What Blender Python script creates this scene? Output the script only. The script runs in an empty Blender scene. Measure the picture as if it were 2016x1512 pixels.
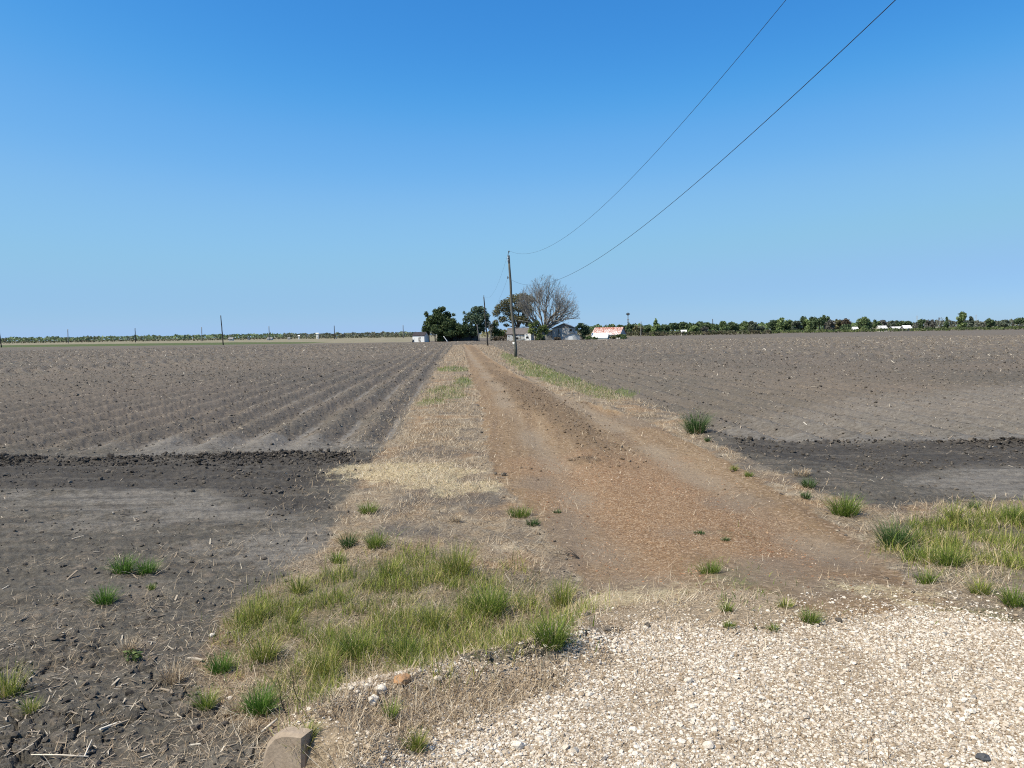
import bpy, math
import numpy as np
from mathutils import Matrix, Vector

# ------------------------------------------------------------------ camera, sky, sun, exposure
FP = 1480.0; PITCH = math.radians(3.87); ROLL = math.radians(0.9); CZ = 2.1
_f = np.array([0, math.cos(PITCH), -math.sin(PITCH)]); _r0 = np.array([1.0, 0, 0]); _u0 = np.cross(_r0, _f)
_r = _r0 * math.cos(ROLL) - _u0 * math.sin(ROLL); _u = _u0 * math.cos(ROLL) + _r0 * math.sin(ROLL)
SC = bpy.context.scene
cam = bpy.data.cameras.new("camera"); camo = bpy.data.objects.new("camera", cam)
SC.collection.objects.link(camo)
cam.sensor_width = 36.0; cam.lens = FP / 2016 * 36.0; cam.clip_start = 0.1; cam.clip_end = 20000
M = Matrix.Identity(4)
for i in range(3):
    M[i][0] = _r[i]; M[i][1] = _u[i]; M[i][2] = -_f[i]
M[2][3] = CZ
camo.matrix_world = M
SC.camera = camo

SUN_EL = math.radians(56); SUN_AZ = math.radians(65)          # sun on the left, a little behind the camera
SDIR = Vector((-math.sin(SUN_AZ) * math.cos(SUN_EL), -math.cos(SUN_AZ) * math.cos(SUN_EL), math.sin(SUN_EL)))
W = bpy.data.worlds.new("World"); SC.world = W; W.use_nodes = True
wn = W.node_tree; bg = wn.nodes["Background"]
sky = wn.nodes.new("ShaderNodeTexSky"); sky.sky_type = 'NISHITA'; sky.sun_disc = False
sky.sun_elevation = SUN_EL; sky.sun_rotation = math.atan2(SDIR.x, SDIR.y)
sky.altitude = 0; sky.air_density = 0.6; sky.dust_density = 0.3; sky.ozone_density = 10.0
SKY_S = 0.12                                                   # the sky is graded to the deep blue of the day, then lit at this strength
def _vm(op, src, k):
    n = wn.nodes.new("ShaderNodeVectorMath"); n.operation = op; wn.links.new(src, n.inputs[0]); n.inputs[3 if op == 'SCALE' else 1].default_value = k; return n.outputs[0]
crv = wn.nodes.new("ShaderNodeRGBCurve")
for ch, pts in ((0, [(0, 0), (0.063, 0.051), (0.098, 0.150), (0.15, 0.255), (0.35, 0.335), (1, 0.9)]), (1, [(0, 0), (0.133, 0.262), (0.209, 0.43), (0.31, 0.535), (0.55, 0.56), (1, 0.95)]), (2, [(0, 0), (0.328, 0.70), (0.474, 0.835), (0.637, 0.83), (0.745, 0.80), (1, 1.0)])):
    c = crv.mapping.curves[ch]
    c.points[0].location = pts[0]; c.points[1].location = pts[-1]
    for p in pts[1:-1]: c.points.new(*p)
crv.mapping.update()
wn.links.new(_vm('SCALE', sky.outputs[0], SKY_S), crv.inputs['Color'])
wn.links.new(_vm('SCALE', crv.outputs[0], 1 / SKY_S), bg.inputs[0]); bg.inputs[1].default_value = 0.091
sl = bpy.data.lights.new("sun", 'SUN'); sl.energy = 5.0; sl.angle = math.radians(0.5); sl.color = (1, 0.93, 0.79)
so = bpy.data.objects.new("sun", sl); SC.collection.objects.link(so)
so.rotation_euler = SDIR.to_track_quat('Z', 'Y').to_euler()
SC.view_settings.view_transform = 'Standard'; SC.view_settings.look = 'None'
SC.view_settings.exposure = 0.4; SC.view_settings.gamma = 1.0; SC.view_settings.use_curve_mapping = False
SC.cycles.max_bounces = 5; SC.cycles.diffuse_bounces = 2; SC.cycles.glossy_bounces = 1
SC.cycles.transmission_bounces = 2; SC.cycles.transparent_max_bounces = 4
SC.cycles.use_denoising = False; SC.cycles.filter_width = 1.1

# ------------------------------------------------------------------ helpers: geometry from photo directions
def ray(u, v):
    return _f + _r * ((u - 1008) / FP) - _u * ((v - 756) / FP)

def at(u, v, Y):
    d = ray(u, v); return np.array([0, 0, CZ]) + d * (Y / d[1])

def vh(u):
    return 656 - 0.0157 * (u - 1008)

def gx(u, Y):
    return at(u, vh(u), Y)[0]

def hgt(u, v, Y):
    return at(u, v, Y)[2]

rng = np.random.default_rng(7)

def sstep(a, b, x):
    t = np.clip((x - a) / (b - a), 0, 1); return t * t * (3 - 2 * t)

def _hash(ix, iy, seed):
    h = (ix.astype(np.int64) * 374761393 + iy.astype(np.int64) * 668265263 + seed * 974711) & 0xFFFFFFFF
    h = ((h ^ (h >> 13)) * 1274126177) & 0xFFFFFFFF
    h = ((h ^ (h >> 16)) * 2246822519) & 0xFFFFFFFF
    return ((h ^ (h >> 15)) & 0xFFFFFF) / float(0xFFFFFF)

def vnoise(x, y, seed=0):
    ix = np.floor(x); iy = np.floor(y); fx = x - ix; fy = y - iy
    ix = ix.astype(np.int64); iy = iy.astype(np.int64)
    fx = fx * fx * (3 - 2 * fx); fy = fy * fy * (3 - 2 * fy)
    a = _hash(ix, iy, seed); b = _hash(ix + 1, iy, seed); c = _hash(ix, iy + 1, seed); d = _hash(ix + 1, iy + 1, seed)
    return (a + (b - a) * fx) * (1 - fy) + (c + (d - c) * fx) * fy

def fbm(x, y, sc, octv=4, seed=0, gain=0.5):
    s = 0; a = 1; t = 0
    for i in range(octv):
        s = s + a * vnoise(x * sc + 17.3 * i, y * sc - 9.1 * i, seed + i * 31); t += a
        a *= gain; sc *= 2.03
    return s / t            # 0..1, mean 0.5

def worley(x, y, sc, seed=0):
    X = x * sc; Y = y * sc; ix = np.floor(X).astype(np.int64); iy = np.floor(Y).astype(np.int64)
    f1 = np.full(X.shape, 9.0); f2 = np.full(X.shape, 9.0)
    for dx in (-1, 0, 1):
        for dy in (-1, 0, 1):
            jx = ix + dx; jy = iy + dy
            d = np.hypot(jx + _hash(jx, jy, seed) - X, jy + _hash(jx, jy, seed + 5) - Y)
            f2 = np.minimum(f2, np.maximum(f1, d)); f1 = np.minimum(f1, d)
    return f1, f2

# ------------------------------------------------------------------ terrain
CREST = np.array([[-0.62, 2.2], [-0.64, 2.95], [-0.86, 3.14], [-0.72, 3.42], [-0.1, 3.74], [0.35, 4.0]])
def polyline_d(pts, x, y, lim=3.0):
    d = np.full(np.shape(x), lim)
    for i in range(len(pts) - 1):
        ax, ay = pts[i]; bx, by = pts[i + 1]; ex = bx - ax; ey = by - ay
        t = np.clip(((x - ax) * ex + (y - ay) * ey) / (ex * ex + ey * ey), 0, 1)
        d = np.minimum(d, np.hypot(x - ax - t * ex, y - ay - t * ey))
    return d

def pad_s(x, y):
    yf = np.interp(x, [-1.15, -0.8, -0.1, 0.5, 1.2, 3, 6], [3.05, 3.55, 3.85, 4.2, 4.35, 4.35, 4.6])
    wf = np.interp(x, [-1.2, -0.3, 0.5, 1.5], [0.32, 0.5, 1.6, 2.5])
    xl = np.interp(y, [2.92, 3.07], [-0.76, -1.08])
    return (1 - sstep(0, 1, (y - yf) / wf)) * sstep(-0.16, 0.10, x - xl)

def corr(x, y):
    xc = 2.27 - 0.0745 * y
    return sstep(4.0, 2.6, np.abs(x - xc))

def H0(x, y):
    x = np.asarray(x, float); y = np.asarray(y, float)
    s = pad_s(x, y); c = corr(x, y) * sstep(-1, 3, y)
    cr = polyline_d(CREST, x, y, 1.0)
    return np.maximum(0.11 * c, 0) * (1 - s) + 0.38 * s + 0.085 * np.exp(-(cr / 0.16) ** 2)

def on_ground(u, v):
    d = ray(u, v)
    if d[2] > -0.003: d = d.copy(); d[2] = -0.003
    ts = np.exp(np.linspace(math.log(1.5), math.log(900), 3000))
    P = np.array([0, 0, CZ]) + ts[:, None] * d
    below = P[:, 2] < H0(P[:, 0], P[:, 1])
    k = int(np.argmax(below)) if below.any() else len(ts) - 1
    return P[k]

def WP(pts):
    return np.array([on_ground(u, v)[:2] for u, v in pts])

def EL(cx, cy, rx, ry, n=14):
    return WP([(cx + rx * math.cos(a), cy + ry * math.sin(a)) for a in np.linspace(0, 2 * math.pi, n, endpoint=False)])

def sdist(poly, x, y, margin=3.0):
    """signed distance to a polygon, negative inside; points beyond the margin are just 'far'"""
    out = np.full(x.shape, margin)
    lo = poly.min(0) - margin; hi = poly.max(0) + margin
    m = (x > lo[0]) & (x < hi[0]) & (y > lo[1]) & (y < hi[1])
    if not m.any(): return out
    px = x[m]; py = y[m]; d = np.full(px.shape, 1e9); ins = np.zeros(px.shape, bool)
    n = len(poly)
    for i in range(n):
        ax, ay = poly[i]; bx, by = poly[(i + 1) % n]
        ex = bx - ax; ey = by - ay; L = ex * ex + ey * ey + 1e-12
        t = np.clip(((px - ax) * ex + (py - ay) * ey) / L, 0, 1)
        d = np.minimum(d, (px - ax - t * ex) ** 2 + (py - ay - t * ey) ** 2)
        c = (ay > py) != (by > py)
        with np.errstate(divide='ignore', invalid='ignore'):
            xi = (bx - ax) * (py - ay) / (by - ay) + ax
        ins ^= c & (px < xi)
    d = np.sqrt(d); d[ins] *= -1
    out[m] = np.minimum(d, margin); return out

TL = [(911, 678.5), (918, 705), (926, 740), (944, 790), (955, 850), (962, 905), (990, 960), (1040, 1010), (1090, 1070), (1140, 1135), (1150, 1185), (1170, 1238)]
TR = [(1830, 1205), (1790, 1135), (1710, 1080), (1650, 1035), (1570, 985), (1480, 935), (1400, 890), (1340, 860), (1260, 825), (1160, 795), (1080, 768), (1010, 735), (960, 703), (936, 678.5)]
P_TRACK = WP(TL + [(1300, 1240), (1500, 1240), (1650, 1228)] + TR)
P_VL = WP([(893, 679), (862, 720), (828, 775), (795, 832), (755, 885), (700, 930), (655, 1000), (635, 1080), (500, 1150), (420, 1215), (375, 1310), (400, 1390), (480, 1440), (540, 1480), (560, 1440), (640, 1390), (760, 1335), (1000, 1305), (1090, 1270), (1150, 1240), (1190, 1240)] + TL[::-1])
P_VR = WP([(968, 680), (1000, 694), (1045, 712), (1120, 742), (1235, 782), (1340, 815), (1400, 850), (1420, 880), (1480, 912), (1540, 932), (1620, 965), (1690, 990), (1780, 1005), (1900, 985), (2016, 985), (2300, 1000), (2300, 1290), (2016, 1236), (1900, 1210)] + TR)
P_GRAV = WP([(1130, 1250), (1290, 1232), (1400, 1240), (1520, 1238), (1640, 1225), (1800, 1202), (1900, 1215), (2016, 1240), (2400, 1300)])
P_GRAV = np.vstack([P_GRAV, [[7.0, 2.0], [7.0, -3.0], [-0.7, -3.0], [-0.62, 2.2]], WP([(700, 1540), (780, 1480), (880, 1425), (1000, 1390), (1120, 1345), (1090, 1310)])])
P_CREST = WP([(560, 1440), (640, 1375), (720, 1335), (840, 1312), (1000, 1302), (1110, 1285), (1130, 1330), (1020, 1345), (860, 1345), (760, 1352), (680, 1385), (600, 1440)])
P_DRYPAD = WP([(560, 1440), (640, 1385), (720, 1350), (840, 1330), (1000, 1330), (1120, 1290), (1190, 1300), (1090, 1360), (980, 1405), (860, 1465), (770, 1560), (660, 1900), (470, 1900), (520, 1520)])
P_DRYLIP = WP([(1140, 1238), (1170, 1205), (1290, 1188), (1400, 1160), (1520, 1180), (1650, 1218), (1500, 1240), (1300, 1237)])
P_ORANGE = WP([(985, 905), (1150, 885), (1330, 900), (1480, 990), (1700, 1095), (1660, 1145), (1400, 1105), (1290, 1150), (1190, 1135), (1120, 1040), (1060, 985)])
P_RED = WP([(1180, 930), (1330, 930), (1440, 990), (1470, 1050), (1300, 1060), (1180, 1020)])
P_CRUMB = WP([(955, 725), (985, 735), (1060, 765), (1140, 795), (1200, 850), (1190, 880), (1140, 870), (1080, 835), (1010, 790), (975, 755)])
P_CRUMB2 = EL(1150, 908, 45, 9)
P_CRUMB3 = WP([(922, 682), (934, 700), (960, 732), (985, 745), (975, 725), (945, 698), (932, 682)])
P_SOILP = [EL(870, 893, 80, 10), EL(880, 985, 110, 16), EL(760, 1005, 70, 18), EL(940, 1000, 45, 9), EL(800, 1045, 70, 16), EL(1330, 800, 70, 7), EL(1500, 920, 60, 8), EL(1560, 950, 50, 9), EL(700, 960, 60, 10)]
P_GREYS = [EL(1240, 1158, 110, 22), EL(1660, 1100, 100, 28), EL(1510, 1130, 95, 32), EL(1640, 1165, 110, 25), EL(1110, 1060, 55, 60), EL(1350, 1050, 55, 12), EL(1385, 850, 60, 20), EL(1280, 825, 70, 16), EL(1060, 950, 45, 15), EL(1450, 985, 60, 18)]
P_STRAW = [EL(800, 935, 120, 27), EL(905, 955, 60, 12), EL(1215, 1180, 55, 16), EL(1320, 1172, 45, 14), EL(1740, 1174, 60, 9)]
P_LIGHT = [EL(230, 978, 240, 20), EL(1990, 945, 150, 26), WP([(200, 898), (330, 870), (640, 862), (720, 880), (500, 898)]), WP([(1420, 866), (1500, 852), (1800, 856), (2200, 846), (2200, 868), (1800, 871)]), EL(600, 1080, 130, 50), EL(330, 1010, 200, 25)]
P_PALE = WP([(1430, 866), (1440, 830), (1600, 795), (1900, 765), (2400, 735), (2400, 868)])
P_MOIST = [WP([(-500, 908), (0, 904), (300, 903), (600, 897), (760, 893), (925, 905), (935, 922), (800, 918), (690, 935), (640, 965), (655, 1000), (560, 1005), (420, 968), (200, 962), (0, 958), (-500, 962)]),
           WP([(1400, 866), (1480, 871), (2016, 871), (2500, 868), (2500, 925), (1900, 915), (1800, 930), (1560, 915), (1450, 890)])]
P_GREEN = [WP([(430, 1225), (470, 1195), (560, 1150), (690, 1110), (760, 1080), (880, 1120), (1000, 1125), (1120, 1155), (1135, 1225), (1110, 1275), (1000, 1310), (830, 1320), (680, 1340), (600, 1390), (540, 1340), (450, 1290)]),
           WP([(1720, 1100), (1760, 1035), (1860, 1020), (2016, 1010), (2300, 1020), (2300, 1200), (2016, 1150), (1820, 1150), (1790, 1110)])]
P_GREEN2 = WP([(470, 1235), (600, 1220), (760, 1180), (900, 1215), (1130, 1215), (1115, 1285), (960, 1312), (800, 1318), (620, 1385), (500, 1310)])
P_SHORT = [WP([(1370, 1110), (1440, 1110), (1560, 1180), (1640, 1215), (1500, 1230), (1420, 1180)]), EL(880, 772, 40, 14), EL(892, 727, 32, 5), EL(912, 752, 20, 9),
           WP([(985, 690), (1060, 718), (1140, 748), (1230, 776), (1205, 790), (1120, 766), (1035, 737), (990, 706)]), EL(1440, 1050, 25, 6), EL(1210, 778, 40, 9), EL(1900, 1225, 60, 16), EL(850, 790, 20, 8)]
P_BERM = [WP([(-500, 910), (0, 906), (150, 908), (420, 902), (700, 897)]), WP([(1440, 868), (1700, 873), (2016, 872), (2500, 868)])]
# the field's outer limits: a grass strip and straw field beyond on the left, scrub on the right
P_FAR_L = np.array([[-30, 214], [-62, 222], [-86, 224], [-205, 262], [-700, 420], [-1600, 800], [-1600, 1500], [0, 1500], [0, 520]])
P_FAR_GR = np.array([[-62, 222], [-86, 223], [-205, 262], [-700, 420], [-1600, 800], [-1600, 1000], [-330, 420], [-120, 330], [-62, 260]])
P_FAR_R = np.array([[45, 300], [70, 340], [150, 425], [280, 430], [420, 440], [900, 600], [1600, 900], [1600, 1500], [-300, 1500], [-100, 500], [10, 320]])

FDX, FDY = -0.0745, 0.9972       # the rows run with the track
def masks(x, y):
    """what covers the ground at each point: weights 0..1, and signed distances used to split the sheets"""
    n1 = fbm(x, y, 1.1, 4, 11) - 0.5; n2 = fbm(x, y, 4.0, 3, 23) - 0.5
    far = np.clip(np.hypot(x, y) / 15, 0.5, 4)
    w = n1 * 0.7 * np.minimum(far, 1.3) + n2 * 0.35
    m = {}
    def z(P, soft, k=1.0, mar=4.0):
        s = sdist(P, x, y, mar) + w * k
        return sstep(soft, -soft, s)
    def zz(Ps, soft, k=1.0):
        r = z(Ps[0], soft, k)
        for P in Ps[1:]: r = np.maximum(r, z(P, soft, k))
        return r
    m['sd_track'] = sdist(P_TRACK, x, y) + w * 0.45; m['sd_vl'] = sdist(P_VL, x, y) + w * 0.8; m['sd_vr'] = sdist(P_VR, x, y) + w * 0.8
    m['sd_grav'] = sdist(P_GRAV, x, y) + w * 0.25
    m['sd_farl'] = sdist(P_FAR_L, x, y, 8); m['sd_farr'] = sdist(P_FAR_R, x, y, 8)
    m['track'] = sstep(0.15, -0.2, m['sd_track'])
    m['verge'] = np.maximum(sstep(0.25, -0.3, m['sd_vl']), sstep(0.25, -0.3, m['sd_vr'])) * (1 - m['track'])
    m['vcol'] = np.maximum(np.maximum(sstep(0.25, -0.3, m['sd_vl']), sstep(0.25, -0.3, m['sd_vr'])), sstep(0.6, 0.2, m['sd_track']))
    m['grav'] = np.maximum(sstep(0.15, -0.12, m['sd_grav']), 0.75 * z(P_CREST, 0.08, 0.2))
    m['drypad'] = z(P_DRYPAD, 0.12, 0.4)
    m['orange'] = z(P_ORANGE, 0.5, 1.2); m['red'] = z(P_RED, 0.6, 1.3)
    m['crumb'] = np.maximum(np.maximum(z(P_CRUMB, 0.45, 1.3), z(P_CRUMB2, 0.2, 0.7)), 0.7 * z(P_CRUMB3, 0.4, 0.8)); m['grey'] = zz(P_GREYS, 0.3, 0.9)
    m['straw'] = zz(P_STRAW, 0.4, 2.0); m['light'] = zz(P_LIGHT, 0.8, 3.0); m['moist'] = zz(P_MOIST, 0.45, 2.0)
    q = (x * FDY - y * FDX) / 0.965 + 0.25 * (fbm(x, y, 0.25, 2, 5) - 0.5) + 0.5
    st = sstep(0.78, 0.97, np.cos(2 * math.pi * q)) * sstep(14, 15.5, y) * sstep(48, 22, y) * sstep(0.36, 0.55, fbm(x, y, 0.5, 3, 57)) * np.where(x > 0, 0.5, 1.0)
    m['light'] = np.maximum(np.maximum(m['light'], st), 0.55 * z(P_PALE, 2.0, 2.0))
    m['green2'] = z(P_GREEN2, 0.25, 1.0); m['green'] = np.maximum(zz(P_GREEN, 0.2, 0.9), m['green2']); xc = 2.27 - 0.0745 * y; d = x - xc + 0.25 * (fbm(x, y, 0.2, 2, 99) - 0.5)
    m['rut'] = np.maximum(np.exp(-((d + 0.85) / 0.30) ** 2), np.exp(-((d - 1.0) / 0.32) ** 2)) * sstep(5.0, 7.5, y) * (0.4 + 0.6 * sstep(0.35, 0.6, fbm(x, y, 0.5, 3, 59)))
    m['drylip'] = 0.85 * z(P_DRYLIP, 0.25, 1.3)
    m['headl'] = (y < 14.5) * sstep(15.5, 13.5, y)
    m['crumb'] = np.maximum(m['crumb'], 0.62 * np.exp(-((d - 0.05) / 0.38) ** 2) * sstep(9.5, 13, y) * sstep(0.34, 0.56, fbm(x, y * 0.35, 0.7, 3, 63)))
    m['soilpatch'] = zz(P_SOILP, 0.4, 1.6)
    m['short'] = zz(P_SHORT, 0.3, 1.0) * np.where(y > 9, 1 - m['track'], np.where(m['track'] > 0.3, 0.42, 1))
    m['far'] = np.maximum(sstep(1, -1, m['sd_farl']), sstep(1, -1, m['sd_farr'])); m['fargreen'] = sstep(2, -2, sdist(P_FAR_GR, x, y, 8))
    m['field'] = (1 - m['track']) * (1 - m['verge']) * (1 - m['grav']) * (1 - m['drypad']) * (1 - m['far'])
    m['berm'] = np.maximum(*[sstep(0.28, 0.0, polyline_d(p, x, y + n1 * 0.4)) for p in P_BERM])
    return m


def relief(x, y, m):
    """everything on top of H0"""
    r = np.hypot(x, y)
    lf = fbm(x, y, 0.35, 3, 3) - 0.5
    h = 0.05 * lf
    f = m['field']
    head = sstep(13.6, 15.2, y + 0.35 * (fbm(x, y, 0.8, 2, 77) - 0.5))
    q = (x * FDY - y * FDX)
    ph = q / 0.965 + 0.25 * (fbm(x, y, 0.25, 2, 5) - 0.5)
    row = np.cos(2 * math.pi * ph)
    side = np.where(x > 0, 0.9, 1.0)
    h = h + f * head * (0.078 * side * row + 0.02 * side * np.clip(row, 0.55, 1))
    cl = fbm(x, y, 5.5, 3, 41) ; cl2 = fbm(x, y, 17, 3, 43)
    rough = f * (0.55 + 0.45 * head) * (1 - 0.45 * m['light'])
    h = h + rough * (0.05 * np.clip(cl - 0.47, 0, 1) * 2 + 0.028 * (cl2 - 0.5) * 2 + 0.012 * (fbm(x, y, 45, 2, 47) - 0.5) * 2)
    h = h + f * (0.06 * m['berm'] * (0.3 + cl) * (0.5 + cl2)) + f * m['moist'] * 0.02 * (fbm(x, y, 9, 3, 49) - 0.5) * 2
    # tyre lines along the headlands
    tl = np.sin(2 * math.pi * (y + 0.15 * x * np.where(x < 0, 0.25, -0.05) + 0.5 * lf) / 0.62)
    h = h + f * (1 - head) * 0.012 * tl * sstep(7.2, 8.5, y)
    # mud cracks on the low ground near the culvert
    k = np.zeros_like(x)
    near = (r < 8.5) & (f > 0.05)
    if near.any():
        X = x[near]; Y = y[near]; wx = X + 0.10 * (fbm(X, Y, 6, 2, 61) - 0.5); wy = Y + 0.10 * (fbm(X, Y, 6, 2, 63) - 0.5)
        f1, f2 = worley(wx, wy, 5.2, 7); g1, g2 = worley(wx, wy, 13.0, 9)
        keep = sstep(0.40, 0.52, fbm(X, Y, 1.6, 3, 67)); fade = sstep(5.6, 4.2, Y)
        c = sstep(0.085, 0.02, f2 - f1) * keep + 0.35 * sstep(0.10, 0.0, g2 - g1) * keep * sstep(0.52, 0.62, fbm(X, Y, 2.3, 3, 69))
        k[near] = -0.060 * np.clip(c, 0, 1.2) * fade * f[near]
    h = h + k
    # track: two wheel paths and a loose crown
    xc = 2.27 - 0.0745 * y
    d = x - xc
    t = m['track'] * sstep(4.5, 7, y)
    h = h + t * (-0.035 * np.exp(-((d + 0.75) / 0.35) ** 2) - 0.035 * np.exp(-((d - 0.95) / 0.35) ** 2)) + t * 0.012 * (fbm(x, y, 7, 3, 81) - 0.5)
    h = h + m['crumb'] * m['track'] * (0.03 + 0.055 * np.clip(fbm(x, y, 7, 3, 83) - 0.4, 0, 1) * 2)
    h = h + m['verge'] * (0.05 * (fbm(x, y, 2.2, 4, 91) - 0.5) + 0.035 * (fbm(x, y, 9, 2, 93) - 0.5))
    h = h + m['drypad'] * 0.07 * (fbm(x, y, 4, 4, 95) - 0.5) + m['grav'] * 0.02 * (fbm(x, y, 6, 4, 97) - 0.5)
    return h

def ground_z(x, y, m=None):
    x = np.atleast_1d(np.asarray(x, float)); y = np.atleast_1d(np.asarray(y, float))
    if m is None: m = masks(x, y)
    return H0(x, y) + relief(x, y, m)

def gz(x, y):
    return float(ground_z([x], [y])[0])

# ------------------------------------------------------------------ helpers: objects and meshes
COL = SC.collection

def link(o, parent=None):
    COL.objects.link(o)
    if parent is not None: o.parent = parent
    return o

def tag(o, label=None, cat=None, group=None, kind=None):
    if label: o['label'] = label
    if cat: o['category'] = cat
    if group: o['group'] = group
    if kind: o['kind'] = kind
    return o

def empty(name, loc, label, cat, group=None, rz=0):
    o = bpy.data.objects.new(name, None); o.empty_display_size = 0.3
    o.location = [float(c) for c in loc]; o.rotation_euler = (0, 0, rz); link(o); return tag(o, label, cat, group)

def np_mesh(name, V, faces, mats, attrs=None, smooth=False):
    """faces: list of int arrays (n,3) or (n,4)"""
    me = bpy.data.meshes.new(name)
    faces = [np.asarray(f, np.int32) for f in faces if len(f)]
    me.vertices.add(len(V)); me.vertices.foreach_set('co', np.asarray(V, np.float32).ravel())
    li = np.concatenate([f.ravel() for f in faces]); tot = np.concatenate([np.full(len(f), f.shape[1], np.int32) for f in faces])
    st = np.concatenate([[0], np.cumsum(tot)[:-1]]).astype(np.int32)
    me.loops.add(len(li)); me.loops.foreach_set('vertex_index', li)
    me.polygons.add(len(tot)); me.polygons.foreach_set('loop_start', st)
    if attrs:
        for k, a in attrs.items():
            a = np.asarray(a, np.float32)
            if a.ndim == 1:
                t = me.attributes.new(k, 'FLOAT', 'POINT'); t.data.foreach_set('value', a)
            else:
                t = me.attributes.new(k, 'FLOAT_COLOR', 'POINT')
                t.data.foreach_set('color', np.hstack([a, np.ones((len(a), 1), np.float32)]).astype(np.float32).ravel())
    me.update(calc_edges=True); me.validate()
    me.polygons.foreach_set('use_smooth', np.full(len(me.polygons), smooth, bool))
    for mt in (mats if isinstance(mats, (list, tuple)) else [mats]): me.materials.append(mt)
    return me

def np_obj(name, V, faces, mats, parent=None, attrs=None, smooth=False):
    return link(bpy.data.objects.new(name, np_mesh(name, V, faces, mats, attrs, smooth)), parent)

class MB:
    """collects simple solids into one mesh"""
    def __init__(s): s.v = []; s.f3 = []; s.f4 = []; s.n = 0
    def add(s, V, f4=(), f3=()):
        V = np.asarray(V, float); s.v.append(V)
        if len(f4): s.f4.append(np.asarray(f4) + s.n)
        if len(f3): s.f3.append(np.asarray(f3) + s.n)
        s.n += len(V); return s
    def box(s, lo, hi):
        (a, b, c), (d, e, f) = lo, hi
        return s.add([(a, b, c), (d, b, c), (d, e, c), (a, e, c), (a, b, f), (d, b, f), (d, e, f), (a, e, f)],
                     [(0, 3, 2, 1), (4, 5, 6, 7), (0, 1, 5, 4), (1, 2, 6, 5), (2, 3, 7, 6), (3, 0, 4, 7)])
    def quadslab(s, p, th):
        p = np.asarray(p, float); n = np.cross(p[1] - p[0], p[3] - p[0]); n /= np.linalg.norm(n)
        q = p - n * th
        return s.add(np.vstack([q, p]), [(0, 3, 2, 1), (4, 5, 6, 7), (0, 1, 5, 4), (1, 2, 6, 5), (2, 3, 7, 6), (3, 0, 4, 7)])
    def tube(s, pts, rad, n=8):
        pts = np.asarray(pts, float); k = len(pts); rad = np.broadcast_to(rad, (k,))
        T = np.gradient(pts, axis=0); T /= np.linalg.norm(T, axis=1)[:, None] + 1e-12
        ref = np.where(np.abs(T[:, 2:3]) > 0.9, [[1.0, 0, 0]], [[0, 0, 1.0]])
        A = np.cross(T, ref); A /= np.linalg.norm(A, axis=1)[:, None]; B = np.cross(T, A)
        a = np.linspace(0, 2 * np.pi, n, endpoint=False)
        V = pts[:, None] + rad[:, None, None] * (np.cos(a)[None, :, None] * A[:, None] + np.sin(a)[None, :, None] * B[:, None])
        f = []
        for i in range(k - 1):
            for j in range(n):
                f.append((i * n + j, i * n + (j + 1) % n, (i + 1) * n + (j + 1) % n, (i + 1) * n + j))
        V = V.reshape(-1, 3); c = len(V); V = np.vstack([V, pts[:1], pts[-1:]])
        t = [(c, (j + 1) % n, j) for j in range(n)] + [(c + 1, (k - 1) * n + j, (k - 1) * n + (j + 1) % n) for j in range(n)]
        return s.add(V, f, t)
    def build(s, name, mat, parent=None, smooth=False, attrs=None):
        fs = []
        if s.f4: fs.append(np.vstack(s.f4))
        if s.f3: fs.append(np.vstack(s.f3))
        return np_obj(name, np.vstack(s.v), fs, mat, parent, attrs, smooth)

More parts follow.
